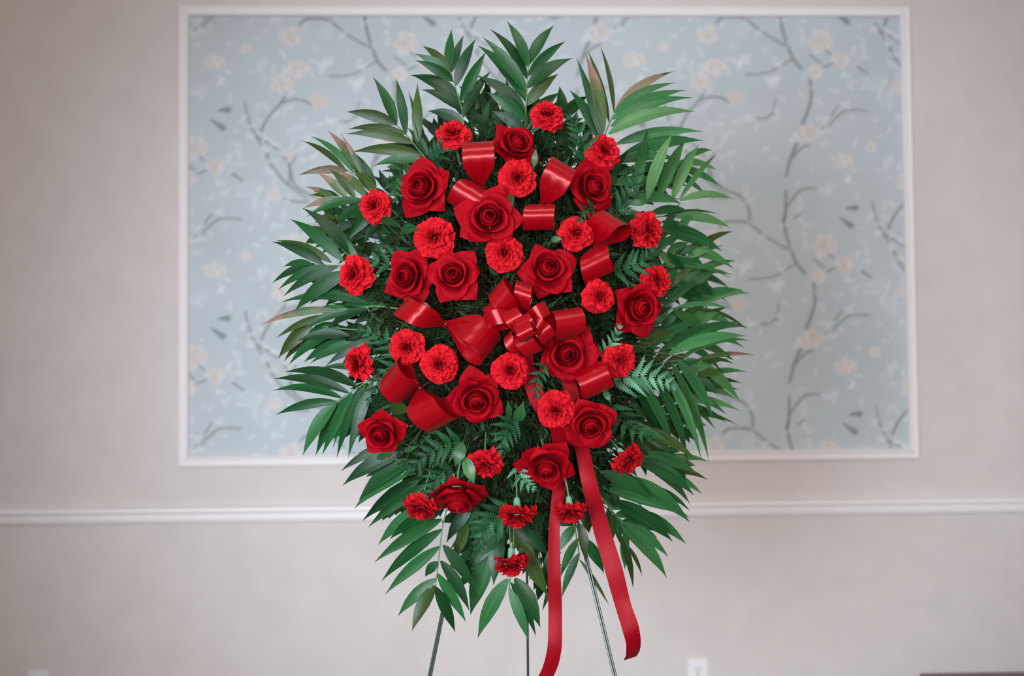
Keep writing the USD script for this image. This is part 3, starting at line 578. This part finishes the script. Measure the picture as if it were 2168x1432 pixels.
for (a, b, c, d, near) in ((1000, 330, 1040, 250, "above the topmost rose"), (1140, 330, 1160, 270, "right of the topmost rose"), (1010, 540, 1040, 500, "under the open upper centre rose"), (990, 660, 1012, 610, "left of the bow"), (1250, 700, 1290, 660, "right of the bow"), (900, 720, 960, 690, "under the big left ribbon loops"), (1080, 850, 1120, 900, "right of the lower centre rose"), (1240, 870, 1290, 830, "under the flat ribbon roll"), (850, 880, 900, 830, "left of the wide hanging ribbon loop"), (1130, 900, 1100, 950, "left of the ribbon tail top"), (1060, 1040, 1120, 1090, "above the bottom edge-on carnation"), (1230, 990, 1290, 1030, "right of the slanting ribbon tail"), (930, 460, 970, 410, "right of the upper left rose"), (1200, 420, 1240, 360, "left of the upper right rose"), (830, 640, 770, 620, "beside the leftmost carnation"), (1020, 800, 1060, 840, "left of the carnation under the bow"), (950, 900, 1000, 950, "below the wide hanging ribbon loop"), (890, 930, 930, 990, "right of the lowest-left rose"), (1000, 1010, 960, 1080, "above the side-on rose")):
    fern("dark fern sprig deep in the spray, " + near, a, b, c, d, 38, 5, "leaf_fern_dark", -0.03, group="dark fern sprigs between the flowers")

def broad(label, x0, y0, x1, y1, w, col="leaf_broad", lift=0.05):
    b, t = at(x0, y0, bulge(x0, y0) + 0.04 - lift), at(x1, y1, bulge(x1, y1) + 0.02 - lift)
    o, off = thing("broad_leaf", label, "leaf", b)
    m, uv = blade(b, t, w * mpp(b[1]), np.array([0, -0.003, 0]), rnd.uniform(-0.2, 0.2), nv=11, nu=5, keel=0.2, arch=0.06, peak=0.48)
    obj("blade", m, col, o, off, uv=uv)
    root = b + (FOAM - b) * 0.3; root[1] = 2.68
    obj("stalk", tube(np.array([b, (b + root) / 2, root]), 0.001, 5), "rachis_green", o, off)
broad("rounded leaf hanging left of the carnation in the lower middle", 980, 938, 964, 988, 27)
broad("long rounded grey-green leaf hanging beside the lower middle carnation", 984, 968, 1004, 1028, 27)
broad("pale round-ended leaf under the hidden piece of ribbon at lower centre", 1094, 893, 1108, 850, 26)
broad("small narrow leaf between the lower centre rose and the pale round leaf", 1078, 885, 1075, 848, 15)
broad("dark shiny leaf left of the large upper left carnation", 806, 464, 846, 481, 20, D)
broad("shiny leaf with a white glint touching the large upper left carnation", 850, 488, 888, 484, 25, Md)
broad("small shiny leaf lying on the dark frond right of the upper right rose", 1336, 431, 1372, 430, 15, Md)
broad("large olive leaf below the small folded ribbon loop at lower left", 826, 858, 872, 872, 32, O, 0.0)
broad("narrow leaf right of the lowest-left rose", 856, 956, 886, 945, 13)
broad("pointed leaf under the lowest-left rose", 798, 971, 835, 956, 15)
broad("upright narrow leaf between the topmost rose and the tall ribbon loop", 1130, 354, 1135, 314, 13, "leaf_broad", 0.07)
broad("dark round leaf at upper left under the olive frond", 868, 352, 818, 354, 21, O, 0.0)
broad("pointed leaf left of the carnation under the upright ribbon loop at upper centre", 1078, 412, 1086, 440, 15, "leaf_broad", 0.04)
broad("small green leaf left of the carnation in the upper right middle", 1168, 508, 1190, 506, 14, "leaf_broad", 0.05)
broad("small leaf pointing right just below the right ribbon roll", 1278, 826, 1293, 852, 14, "leaf_broad", 0.05)

# ------------------------------------------------------------------ filler greenery (uncountable)
r = np.random.default_rng(21)
def filler(name, label, n, col, rx, ry, depth0, amp, lmin, lmax, ww):
    vs, fs = [], []
    for k in range(n):
        a, q = r.uniform(0, 6.283), math.sqrt(r.uniform(0, 1))
        x, y = 1078 + rx * q * math.cos(a), 690 + ry * q * math.sin(a)
        d = depth0 - amp * (1 - q * q) + r.uniform(-0.03, 0.03)
        p = at(x, y, d); out = unit(np.array([math.cos(a) * 0.7 + r.normal() * 0.6, -0.35 + r.normal() * 0.45, -math.sin(a) * 0.7 + r.normal() * 0.6]))
        L = r.uniform(lmin, lmax); side = unit(np.cross(out, r.normal(size=3))); nor = np.cross(side, out)
        w = L * ww
        vs.append([p, p + out * L * 0.45 + side * w + nor * L * 0.05, p + out * L * 0.45 - side * w + nor * L * 0.05, p + out * L]); fs.append(np.array([[0, 1, 2], [1, 3, 2]]) + 4 * k)
    o = obj(name, (np.array(vs).reshape(-1, 3), np.vstack(fs)), col, smooth=False)
    mark(o, label, "greenery", kind="stuff")
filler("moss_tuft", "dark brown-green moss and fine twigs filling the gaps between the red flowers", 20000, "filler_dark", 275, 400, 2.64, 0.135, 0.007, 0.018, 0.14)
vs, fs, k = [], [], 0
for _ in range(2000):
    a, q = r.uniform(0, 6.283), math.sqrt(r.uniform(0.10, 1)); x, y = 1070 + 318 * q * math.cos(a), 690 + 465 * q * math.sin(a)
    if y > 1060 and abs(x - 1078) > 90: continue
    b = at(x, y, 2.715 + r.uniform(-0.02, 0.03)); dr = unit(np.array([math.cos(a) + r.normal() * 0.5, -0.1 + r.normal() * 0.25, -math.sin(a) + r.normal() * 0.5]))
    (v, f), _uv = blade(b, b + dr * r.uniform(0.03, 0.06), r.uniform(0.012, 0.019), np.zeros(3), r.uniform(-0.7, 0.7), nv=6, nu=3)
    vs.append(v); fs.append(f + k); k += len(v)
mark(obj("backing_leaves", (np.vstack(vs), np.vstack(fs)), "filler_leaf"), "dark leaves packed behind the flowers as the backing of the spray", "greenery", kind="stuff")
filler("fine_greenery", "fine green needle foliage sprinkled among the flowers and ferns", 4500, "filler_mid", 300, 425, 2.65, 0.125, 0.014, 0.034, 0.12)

# ------------------------------------------------------------------ flowers
def frame(face, spin):
    z = unit(face); x = unit(np.cross([0, 0, 1.0], z)); y = np.cross(z, x)
    c, s = math.cos(spin), math.sin(spin)
    return np.stack([c * x + s * y, -s * x + c * y, z], 1)
def petal(theta, half, prof, tipcut, tippow, roll, nu=9, nv=8, wave=0.0, ph=0.0, base=0.25, slant=0.0, point=0.0):
    u = np.linspace(-1, 1, nu)[None, :]; v = np.linspace(0, 1, nv)[:, None]
    vm = 1 - tipcut * np.abs(u) ** tippow + point * np.exp(-(u / 0.16) ** 2) + slant * u
    vv = v * vm
    s = np.linspace(0, 1, len(prof)); pr = np.array(prof)
    from scipy.interpolate import PchipInterpolator
    I = PchipInterpolator(s, pr, extrapolate=True)(np.clip(vv, 0, 1.12)); rr, zz = I[..., 0], I[..., 1]
    wid = half * (base + (1 - base) * np.sin(np.clip(v / 0.6, 0, 1) * np.pi / 2))
    ang = theta + u * wid
    zz = zz - roll * np.abs(u) ** 2.5 * v ** 2 + wave * np.sin(3.1 * u + ph) * v ** 2
    rr = rr - 0.35 * roll * np.abs(u) ** 3 * v ** 2
    P = np.stack([rr * np.cos(ang), rr * np.sin(ang), zz], -1)
    uv = np.stack(np.broadcast_arrays((u + 1) / 2, v), -1).reshape(-1, 2)
    return (P.reshape(-1, 3), grid_faces(nu, nv)), uv
def stem_to_foam(o, off, p, back, rad=0.0022):
    root = FOAM + (p - FOAM) * np.array([0.6, 0, 0.6]); root[1] = 2.70
    c = bez(p, p + back * 0.05, root, 7)
    obj("stem", tube(c, rad, 6), "stem_green", o, off)

def rose(label, x, y, rad, face, spin, open_=1.0, seed=0, star=0.42, dz=0.0):
    q = random.Random(seed * 7 + 3)
    d = bulge(x, y) + dz; c = at(x, y, d); R = rad * mpp(d); F = frame((face[0], -face[2], face[1]), spin)
    o, off = thing("red_rose", label, "rose", c)
    def put(mu, nm="petal"):
        (v, f), uv = mu
        obj(nm, (c + (v - (0, 0, 0.28)) * R @ F.T, f), "rose_petal", o, off, uv=uv)
    G = 2.39996
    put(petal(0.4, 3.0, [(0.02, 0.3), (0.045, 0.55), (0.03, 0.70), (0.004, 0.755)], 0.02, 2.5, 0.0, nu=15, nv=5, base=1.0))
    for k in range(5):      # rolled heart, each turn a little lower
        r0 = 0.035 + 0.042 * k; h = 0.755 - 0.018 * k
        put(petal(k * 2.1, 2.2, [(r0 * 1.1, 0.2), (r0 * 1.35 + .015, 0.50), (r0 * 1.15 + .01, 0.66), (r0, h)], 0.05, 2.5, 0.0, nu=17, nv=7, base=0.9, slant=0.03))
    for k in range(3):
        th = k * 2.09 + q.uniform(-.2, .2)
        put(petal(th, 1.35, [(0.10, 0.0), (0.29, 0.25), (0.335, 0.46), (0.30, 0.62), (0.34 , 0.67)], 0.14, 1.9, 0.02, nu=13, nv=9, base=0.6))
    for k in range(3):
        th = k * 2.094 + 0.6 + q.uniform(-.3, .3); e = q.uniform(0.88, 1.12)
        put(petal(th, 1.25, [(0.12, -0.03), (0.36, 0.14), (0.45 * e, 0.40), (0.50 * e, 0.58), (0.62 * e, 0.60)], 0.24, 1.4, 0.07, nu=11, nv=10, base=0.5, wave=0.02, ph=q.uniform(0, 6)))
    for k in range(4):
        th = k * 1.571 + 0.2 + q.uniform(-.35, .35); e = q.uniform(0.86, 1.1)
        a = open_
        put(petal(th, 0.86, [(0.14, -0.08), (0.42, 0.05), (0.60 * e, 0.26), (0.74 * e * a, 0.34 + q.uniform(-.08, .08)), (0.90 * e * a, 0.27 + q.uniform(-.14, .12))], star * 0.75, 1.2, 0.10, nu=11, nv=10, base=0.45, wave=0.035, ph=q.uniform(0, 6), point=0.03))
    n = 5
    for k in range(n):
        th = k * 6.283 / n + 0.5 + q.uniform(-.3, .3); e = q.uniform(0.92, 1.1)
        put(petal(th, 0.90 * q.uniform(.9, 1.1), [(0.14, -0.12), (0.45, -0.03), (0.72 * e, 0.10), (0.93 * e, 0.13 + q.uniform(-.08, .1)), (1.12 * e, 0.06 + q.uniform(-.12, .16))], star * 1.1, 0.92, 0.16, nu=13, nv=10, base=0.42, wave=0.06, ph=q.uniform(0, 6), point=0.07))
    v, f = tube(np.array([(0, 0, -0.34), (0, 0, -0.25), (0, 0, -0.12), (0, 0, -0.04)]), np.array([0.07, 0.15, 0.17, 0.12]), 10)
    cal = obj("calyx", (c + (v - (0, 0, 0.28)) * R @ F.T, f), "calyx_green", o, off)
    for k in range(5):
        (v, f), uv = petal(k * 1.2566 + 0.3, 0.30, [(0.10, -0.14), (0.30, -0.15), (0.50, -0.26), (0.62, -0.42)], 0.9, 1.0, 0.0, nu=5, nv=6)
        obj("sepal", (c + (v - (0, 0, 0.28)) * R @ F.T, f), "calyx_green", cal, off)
    stem_to_foam(o, off, c + F @ np.array([0, 0, -0.60]) * R, -F[:, 2])

def carnation(label, x, y, rad, face, spin, seed=0, dz=0.0):
    q = random.Random(seed * 13 + 5)
    d = bulge(x, y) + dz - 0.005; c = at(x, y, d); R = rad * mpp(d); F = frame((face[0], -face[2], face[1]), spin)
    o, off = thing("red_carnation", label, "carnation", c)
    nu, nv = 13, 6
    u = np.linspace(-1, 1, nu)[None, :]; v = np.linspace(0, 1, nv)[:, None]
    uv = np.stack(np.broadcast_arrays((u + 1) / 2, v), -1).reshape(-1, 2)
    for (phi, n, L, hw, z0) in ((98, 9, 0.98, 0.66, -0.12), (82, 9, 1.0, 0.66, -0.06), (62, 7, 0.92, 0.56, 0.0), (42, 7, 0.84, 0.50, 0.02), (24, 6, 0.76, 0.44, 0.04), (8, 4, 0.70, 0.36, 0.04)):
        for k in range(n):
            th = 6.283 * k / n + q.uniform(-.3, .3) + phi; ph = math.radians(phi + q.uniform(-10, 10)); l = L * q.uniform(0.88, 1.06)
            zig = 1 + 0.020 * np.where(np.arange(nu) % 2 == 0, -1, 1)[None, :] - 0.34 * np.abs(u) ** 2.6 + 0.05 * np.sin(u * 2.3 + q.uniform(0, 6))
            vv = v * (1 + (zig - 1) * v)
            bendang = ph + 0.45 * (vv - 0.6)                      # petals arch outwards
            rr = l * vv * np.sin(ph) * 1.0 + 0.04; hh = l * vv * np.cos(bendang) * 0.92
            fan = hw * (0.22 + 0.78 * v ** 0.9)
            A = 0.115 * q.uniform(0.6, 1.3); kk = q.uniform(4.5, 7.5); p0 = q.uniform(0, 6.28)
            ruf = A * v ** 1.6 * np.sin(kk * u + p0) + 0.03 * v ** 3 * np.sin(2.3 * kk * u + 2 * p0)
            cr, sr = math.cos(th), math.sin(th)
            rad_ = rr + ruf * math.cos(ph); hgt = z0 + hh + ruf * math.sin(ph); tang = u * fan * l * 0.95
            P = np.stack([rad_ * cr - tang * sr, rad_ * sr + tang * cr, hgt], -1).reshape(-1, 3)
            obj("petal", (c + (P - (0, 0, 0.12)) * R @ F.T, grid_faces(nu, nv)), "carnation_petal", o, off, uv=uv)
    vv, ff = tube(np.array([(0, 0, -0.95), (0, 0, -0.85), (0, 0, -0.5), (0, 0, -0.15), (0, 0, 0.0)]), np.array([0.10, 0.17, 0.22, 0.24, 0.16]), 10)
    obj("calyx", (c + (vv - (0, 0, 0.12)) * R @ F.T, ff), "calyx_green", o, off)
    stem_to_foam(o, off, c + F @ np.array([0, 0, -1.05]) * R, -F[:, 2], 0.0016)

# label, x, y, radius px, facing (right, up, towards the viewer), spin, openness, pointedness
ROSES = [
 ("topmost rose, just right of the top ribbon loop, turned up and right", 1094, 305, 50, (0.35, 0.35, 0.8), 0.3, 0.9, .40),
 ("upper left rose with its heart facing left and long petals below", 893, 398, 58, (-0.35, 0.15, 0.85), 1.2, 1.0, .38),
 ("large open rose at upper centre overlapping the rolled ribbon loop", 1036, 462, 62, (0.02, 0.08, 1.0), 0.9, 1.05, .40),
 ("upper right rose with closed heart turned to the right, beside the tall ribbon loop", 1255, 398, 54, (0.42, 0.12, 0.85), 0.1, 0.95, .36),
 ("left rose of the touching pair in the middle row, facing left", 862, 586, 57, (-0.42, -0.05, 0.9), 0.5, 1.0, .42),
 ("right rose of the touching pair in the middle row, star-shaped with spiral heart", 960, 582, 56, (-0.1, 0.08, 1.0), 0.2, 1.05, .46),
 ("star-shaped rose right of centre, just above the big bow", 1160, 570, 58, (0.1, 0.22, 0.95), 1.4, 1.05, .46),
 ("rose at far right under the paired carnation, with drooping pointed petals", 1354, 652, 58, (0.35, -0.08, 0.85), 0.8, 1.0, .46),
 ("rose at the lower right of the big bow with a spiral heart", 1202, 750, 58, (0.05, -0.12, 1.0), 0.6, 0.95, .34),
 ("rose at lower centre left with a round heart turned down", 1009, 846, 58, (-0.02, -0.42, 0.9), 0.25, 1.0, .44),
 ("lowest-left rose at the edge of the palm leaves", 807, 920, 48, (-0.25, -0.3, 0.85), 0.9, 0.9, .36),
 ("rose at lower right touching the carnation above the ribbon tail", 1250, 900, 56, (0.02, -0.35, 0.9), 0.0, 0.9, .32),
 ("rose in front of the ribbon tail at the bottom, heart facing down", 1156, 990, 56, (-0.02, -0.55, 0.8), 0.55, 1.0, .36),
 ("side-on rose hanging at the bottom left, seen from its back", 968, 1056, 62, (-0.02, -0.86, 0.42), 0.2, 1.0, .36),
]
for i, (lb, x, y, rd, fc, spn, op, st) in enumerate(ROSES):
    rose(lb, x, y, rd, fc, spn, op, i + 1, st, {2: -0.03, 11: -0.02, 12: -0.03, 13: -0.04}.get(i, 0.0))
CARN = [
 ("topmost carnation, above and right of the topmost rose", 1160, 241, 36, (0.15, 0.5, 0.8)),
 ("carnation at top left beside the top ribbon loop", 958, 281, 36, (-0.15, 0.55, 0.75)),
 ("carnation at upper right above the upper right rose", 1280, 318, 38, (0.35, 0.3, 0.8)),
 ("carnation at upper centre between the two upright ribbon loops", 1095, 376, 41, (0.0, 0.1, 1.0)),
 ("carnation at upper left, left of the upper left rose", 791, 435, 36, (-0.4, 0.2, 0.85)),
 ("large carnation left of the open upper centre rose", 919, 503, 43, (-0.05, 0.05, 1.0)),
 ("carnation in the middle just below the open upper centre rose", 1068, 535, 39, (0.0, 0.05, 1.0)),
 ("carnation right of centre between the rolled ribbon and the twisted ribbon", 1220, 493, 37, (0.1, 0.05, 1.0)),
 ("carnation at far right above the curled ribbon's level, against the palm stripes", 1374, 487, 38, (0.55, 0.05, 0.8)),
 ("leftmost carnation, level with the middle row of roses", 748, 581, 41, (-0.6, 0.02, 0.75)),
 ("carnation at far right tucked behind the right-hand rose", 1393, 592, 34, (0.55, 0.2, 0.75)),
 ("carnation just below the right ribbon roll, left of the right-hand rose", 1270, 628, 36, (0.25, 0.0, 0.95)),
 ("carnation at left below the big left ribbon loop", 861, 735, 37, (-0.15, -0.1, 0.95)),
 ("small oblique carnation at the far left of the lower half", 754, 769, 37, (-0.8, -0.15, 0.45)),
 ("round carnation just left of the bow's lower left loop", 930, 772, 39, (-0.05, -0.08, 1.0)),
 ("carnation directly below the big bow", 1080, 785, 39, (-0.05, 0.0, 1.0)),
 ("carnation at right of the lower half, right of the bow rose", 1315, 764, 37, (0.4, -0.1, 0.9)),
 ("carnation at lower centre touching the lower right rose", 1177, 870, 40, (0.0, -0.2, 0.95)),
 ("downward-facing carnation left of the ribbon rose at the bottom", 1028, 987, 38, (0.0, -0.74, 0.55)),
 ("carnation seen edge-on at lower right beside the slanting ribbon tail", 1332, 979, 36, (0.52, -0.7, 0.36)),
 ("carnation at bottom left partly under the side-on rose", 892, 1080, 38, (-0.15, -0.9, 0.36)),
 ("edge-on carnation at the bottom centre, left of the straight ribbon tail", 1095, 1096, 40, (0.0, -0.97, 0.2)),
 ("edge-on carnation at the bottom between the two ribbon tails", 1207, 1089, 36, (0.05, -0.94, 0.28)),
 ("lowest carnation, hanging above the bottom palm leaflets", 1085, 1200, 38, (0.08, -0.98, 0.14)),
]
for i, (lb, x, y, rd, fc) in enumerate(CARN):
    carnation(lb, x, y, rd, fc, i * 0.7, i + 1, -0.09 if i == 22 else 0.0)

# ------------------------------------------------------------------ ribbons
def sheet(P):
    "P: (n, m, 3) grid -> thin doubled ribbon sheet"
    n, m = P.shape[:2]
    return P.reshape(-1, 3), grid_faces(m, n)
def loop_mesh(p0, a, b, depth, h, lift=0.0, tilt=0.0, pinch=0.22, pleat=0.004):
    "a ribbon loop pinched at p0, its fold lying along a-b (pixels); tilt > 0 brings the b side nearer"
    mid = ((a[0] + b[0]) / 2, (a[1] + b[1]) / 2)
    P0 = at(*p0, depth); Pm = at(*mid, depth - lift)
    Wv = (at(*b, depth - lift - tilt) - at(*a, depth - lift + tilt)) / 2
    ax = Pm - P0; L = np.linalg.norm(ax); wn = unit(Wv)
    n = np.cross(ax, Wv); n = unit(n)
    if n[1] > 0: n = -n
    ns, nw = 33, 9
    s = np.linspace(0, 1, ns); w = np.linspace(-1, 1, nw)
    along = (1 - np.cos(2 * np.pi * s)) / 2; hh = np.sin(2 * np.pi * s) * np.sin(np.pi * s) / 0.77 * h
    k = np.clip(along / 0.62, 0, 1); wd = pinch + (1 - pinch) * (k * k * (3 - 2 * k))
    P = P0 + ax * along[:, None, None] + n * hh[:, None, None] + Wv * (w[None, :, None] * wd[:, None, None])
    P = P + n * (pleat * ((1 - along) ** 2)[:, None] * np.cos(w * 7.0)[None, :])[..., None]
    return sheet(P)
def loops(name, label, items, knot):
    c = at(knot[0], knot[1], items[0][3]); o, off = thing(name, label, "ribbon", c)
    for it in items:
        obj("loop", loop_mesh(*it), "satin", o, off)
    m = trimesh.creation.icosphere(subdivisions=2, radius=0.006)
    obj("tie", (np.array(m.vertices) * (1, 1, 1.2) + c, np.array(m.faces)), "satin", o, off)
    root = c + (FOAM - c) * 0.3; root[1] = 2.69
    obj("pick", tube(np.array([c, (c + root) / 2, root]), 0.0013, 5), "dry_twig", o, off)
    return o, off
loops("ribbon_loops", "pair of satin ribbon loops at the top, one upright, one rolled left", [((1016, 397), (977, 303), (1044, 299), 2.50, 0.030, 0.03, 0.0), ((1026, 402), (949, 414), (1006, 448), 2.495, 0.026, 0.04, 0.005)], (1022, 400))
loops("ribbon_loops", "tall slanting ribbon loop left of the upper right rose with the flat roll beneath it", [((1148, 440), (1168, 331), (1221, 361), 2.49, 0.030, 0.03, 0.0), ((1148, 436), (1106, 476), (1172, 474), 2.48, 0.022, 0.04, 0.0)], (1150, 437))
loops("ribbon_loops", "twisted ribbon at right with one open loop above and one roll below", [((1262, 524), (1279, 446), (1328, 476), 2.50, 0.028, 0.03, 0.016), ((1262, 522), (1236, 596), (1296, 566), 2.50, 0.026, 0.04, 0.0)], (1262, 523))
loops("ribbon_loops", "two big ribbon loops end to end left of the bow", [((943, 688), (834, 666), (870, 630), 2.46, 0.036, 0.03, 0.0), ((945, 686), (1020, 762), (1060, 712), 2.45, 0.034, 0.04, -0.01)], (944, 687))
loops("ribbon_loops", "two ribbon loops at lower left, a small open roll above a wide hanging one", [((889, 820), (803, 822), (842, 772), 2.50, 0.026, 0.04, 0.018), ((890, 824), (903, 915), (962, 885), 2.48, 0.034, 0.04, 0.014)], (889, 822))
loops("ribbon_loops", "flat ribbon roll under the bow rose at lower right", [((1232, 772), (1236, 838), (1298, 810), 2.49, 0.026, 0.05, 0.0)], (1232, 772))

hub = at(1112, 695, 2.46)
bow, boff = thing("ribbon_bow", "large red satin bow of many loops at the centre, with two long tails hanging down", "bow", hub)
BOW = [((1100, 672), (1034, 630), (1066, 592), 2.43, 0.024, 0.035, 0.008), ((1108, 665), (1092, 596), (1127, 608), 2.43, 0.020, 0.03, 0.0), ((1096, 676), (1022, 658), (1041, 642), 2.44, 0.018, 0.03, 0.0),
       ((1100, 682), (1028, 662), (1042, 692), 2.43, 0.022, 0.04, 0.0), ((1114, 704), (1064, 673), (1097, 655), 2.42, 0.018, 0.05, 0.0), ((1120, 712), (1091, 687), (1124, 670), 2.41, 0.016, 0.06, 0.0),
       ((1108, 682), (1097, 716), (1129, 699), 2.40, 0.015, 0.06, 0.0), ((1122, 684), (1146, 640), (1160, 668), 2.43, 0.018, 0.04, 0.0), ((1190, 722), (1171, 664), (1233, 655), 2.43, 0.024, 0.03, -0.006),
       ((1118, 694), (1134, 708), (1152, 678), 2.42, 0.015, 0.05, 0.0), ((1124, 690), (1144, 724), (1174, 702), 2.42, 0.018, 0.04, 0.0), ((1108, 700), (1107, 752), (1142, 734), 2.42, 0.022, 0.04, 0.006), ((1106, 698), (1076, 742), (1094, 724), 2.43, 0.018, 0.03, 0.0),
       ((1150, 700), (1205, 690), (1230, 668), 2.45, 0.018, 0.0, 0.0)]
for it in BOW:
    obj("loop", loop_mesh(*it, pinch=0.55, pleat=0.0015), "satin", bow, boff)
m = trimesh.creation.icosphere(subdivisions=2, radius=0.012); obj("knot", (np.array(m.vertices) * (1, .8, 1) + at(1112, 695, 2.44), np.array(m.faces)), "satin", bow, boff)
def tail(rows):
    "rows: (left x, left y, right x, right y, depth, twist)"
    q = curve([(r_[1] + r_[3], 0, *r_) for r_ in rows], 60)[:, 2:]
    P = []
    for lx, ly, rx, ry, d, tw in q:
        a, b = at(lx, ly, d + tw), at(rx, ry, d - tw)
        P.append([a + (b - a) * t + np.array([0, -0.0012 * math.sin(math.pi * t), 0]) for t in np.linspace(0, 1, 7)])
    return sheet(np.array(P))
obj("tail", tail([(1100, 745, 1128, 735, 2.46, 0), (1104, 780, 1130, 770, 2.47, 0), (1110, 815, 1140, 800, 2.48, 0), (1125, 858, 1155, 838, 2.485, 0), (1150, 895, 1180, 870, 2.49, 0), (1166, 915, 1197, 905, 2.50, 0.004), (1170, 950, 1201, 948, 2.53, 0.003), (1172, 990, 1203, 988, 2.56, 0),
     (1169, 1040, 1197, 1040, 2.545, 0), (1161, 1130, 1185, 1130, 2.53, 0.004), (1160, 1210, 1187, 1210, 2.53, 0.004), (1161, 1300, 1190, 1300, 2.54, 0.002), (1160, 1360, 1190, 1360, 2.535, 0), (1153, 1400, 1184, 1402, 2.52, -0.004), (1140, 1432, 1172, 1432, 2.50, -0.006), (1122, 1452, 1155, 1456, 2.48, -0.006)]), "satin_matte", bow, boff, label="straight ribbon tail curling out at the bottom edge")
obj("tail", tail([(1180, 770, 1210, 760, 2.49, 0), (1198, 850, 1228, 845, 2.505, 0), (1212, 930, 1242, 925, 2.51, 0), (1219, 960, 1250, 960, 2.50, 0), (1230, 1020, 1264, 1020, 2.49, 0), (1246, 1083, 1281, 1083, 2.50, 0), (1262, 1145, 1298, 1140, 2.505, 0.002), (1279, 1204, 1317, 1200, 2.50, 0.003), (1304, 1290, 1337, 1282, 2.475, 0.004), (1319, 1340, 1353, 1330, 2.47, 0.002), (1326, 1369, 1357, 1362, 2.48, -0.002), (1325, 1390, 1354, 1380, 2.495, -0.004), (1320, 1399, 1348, 1390, 2.51, -0.006)]), "satin_matte", bow, boff, label="longer slanting ribbon tail with a curled cut end")
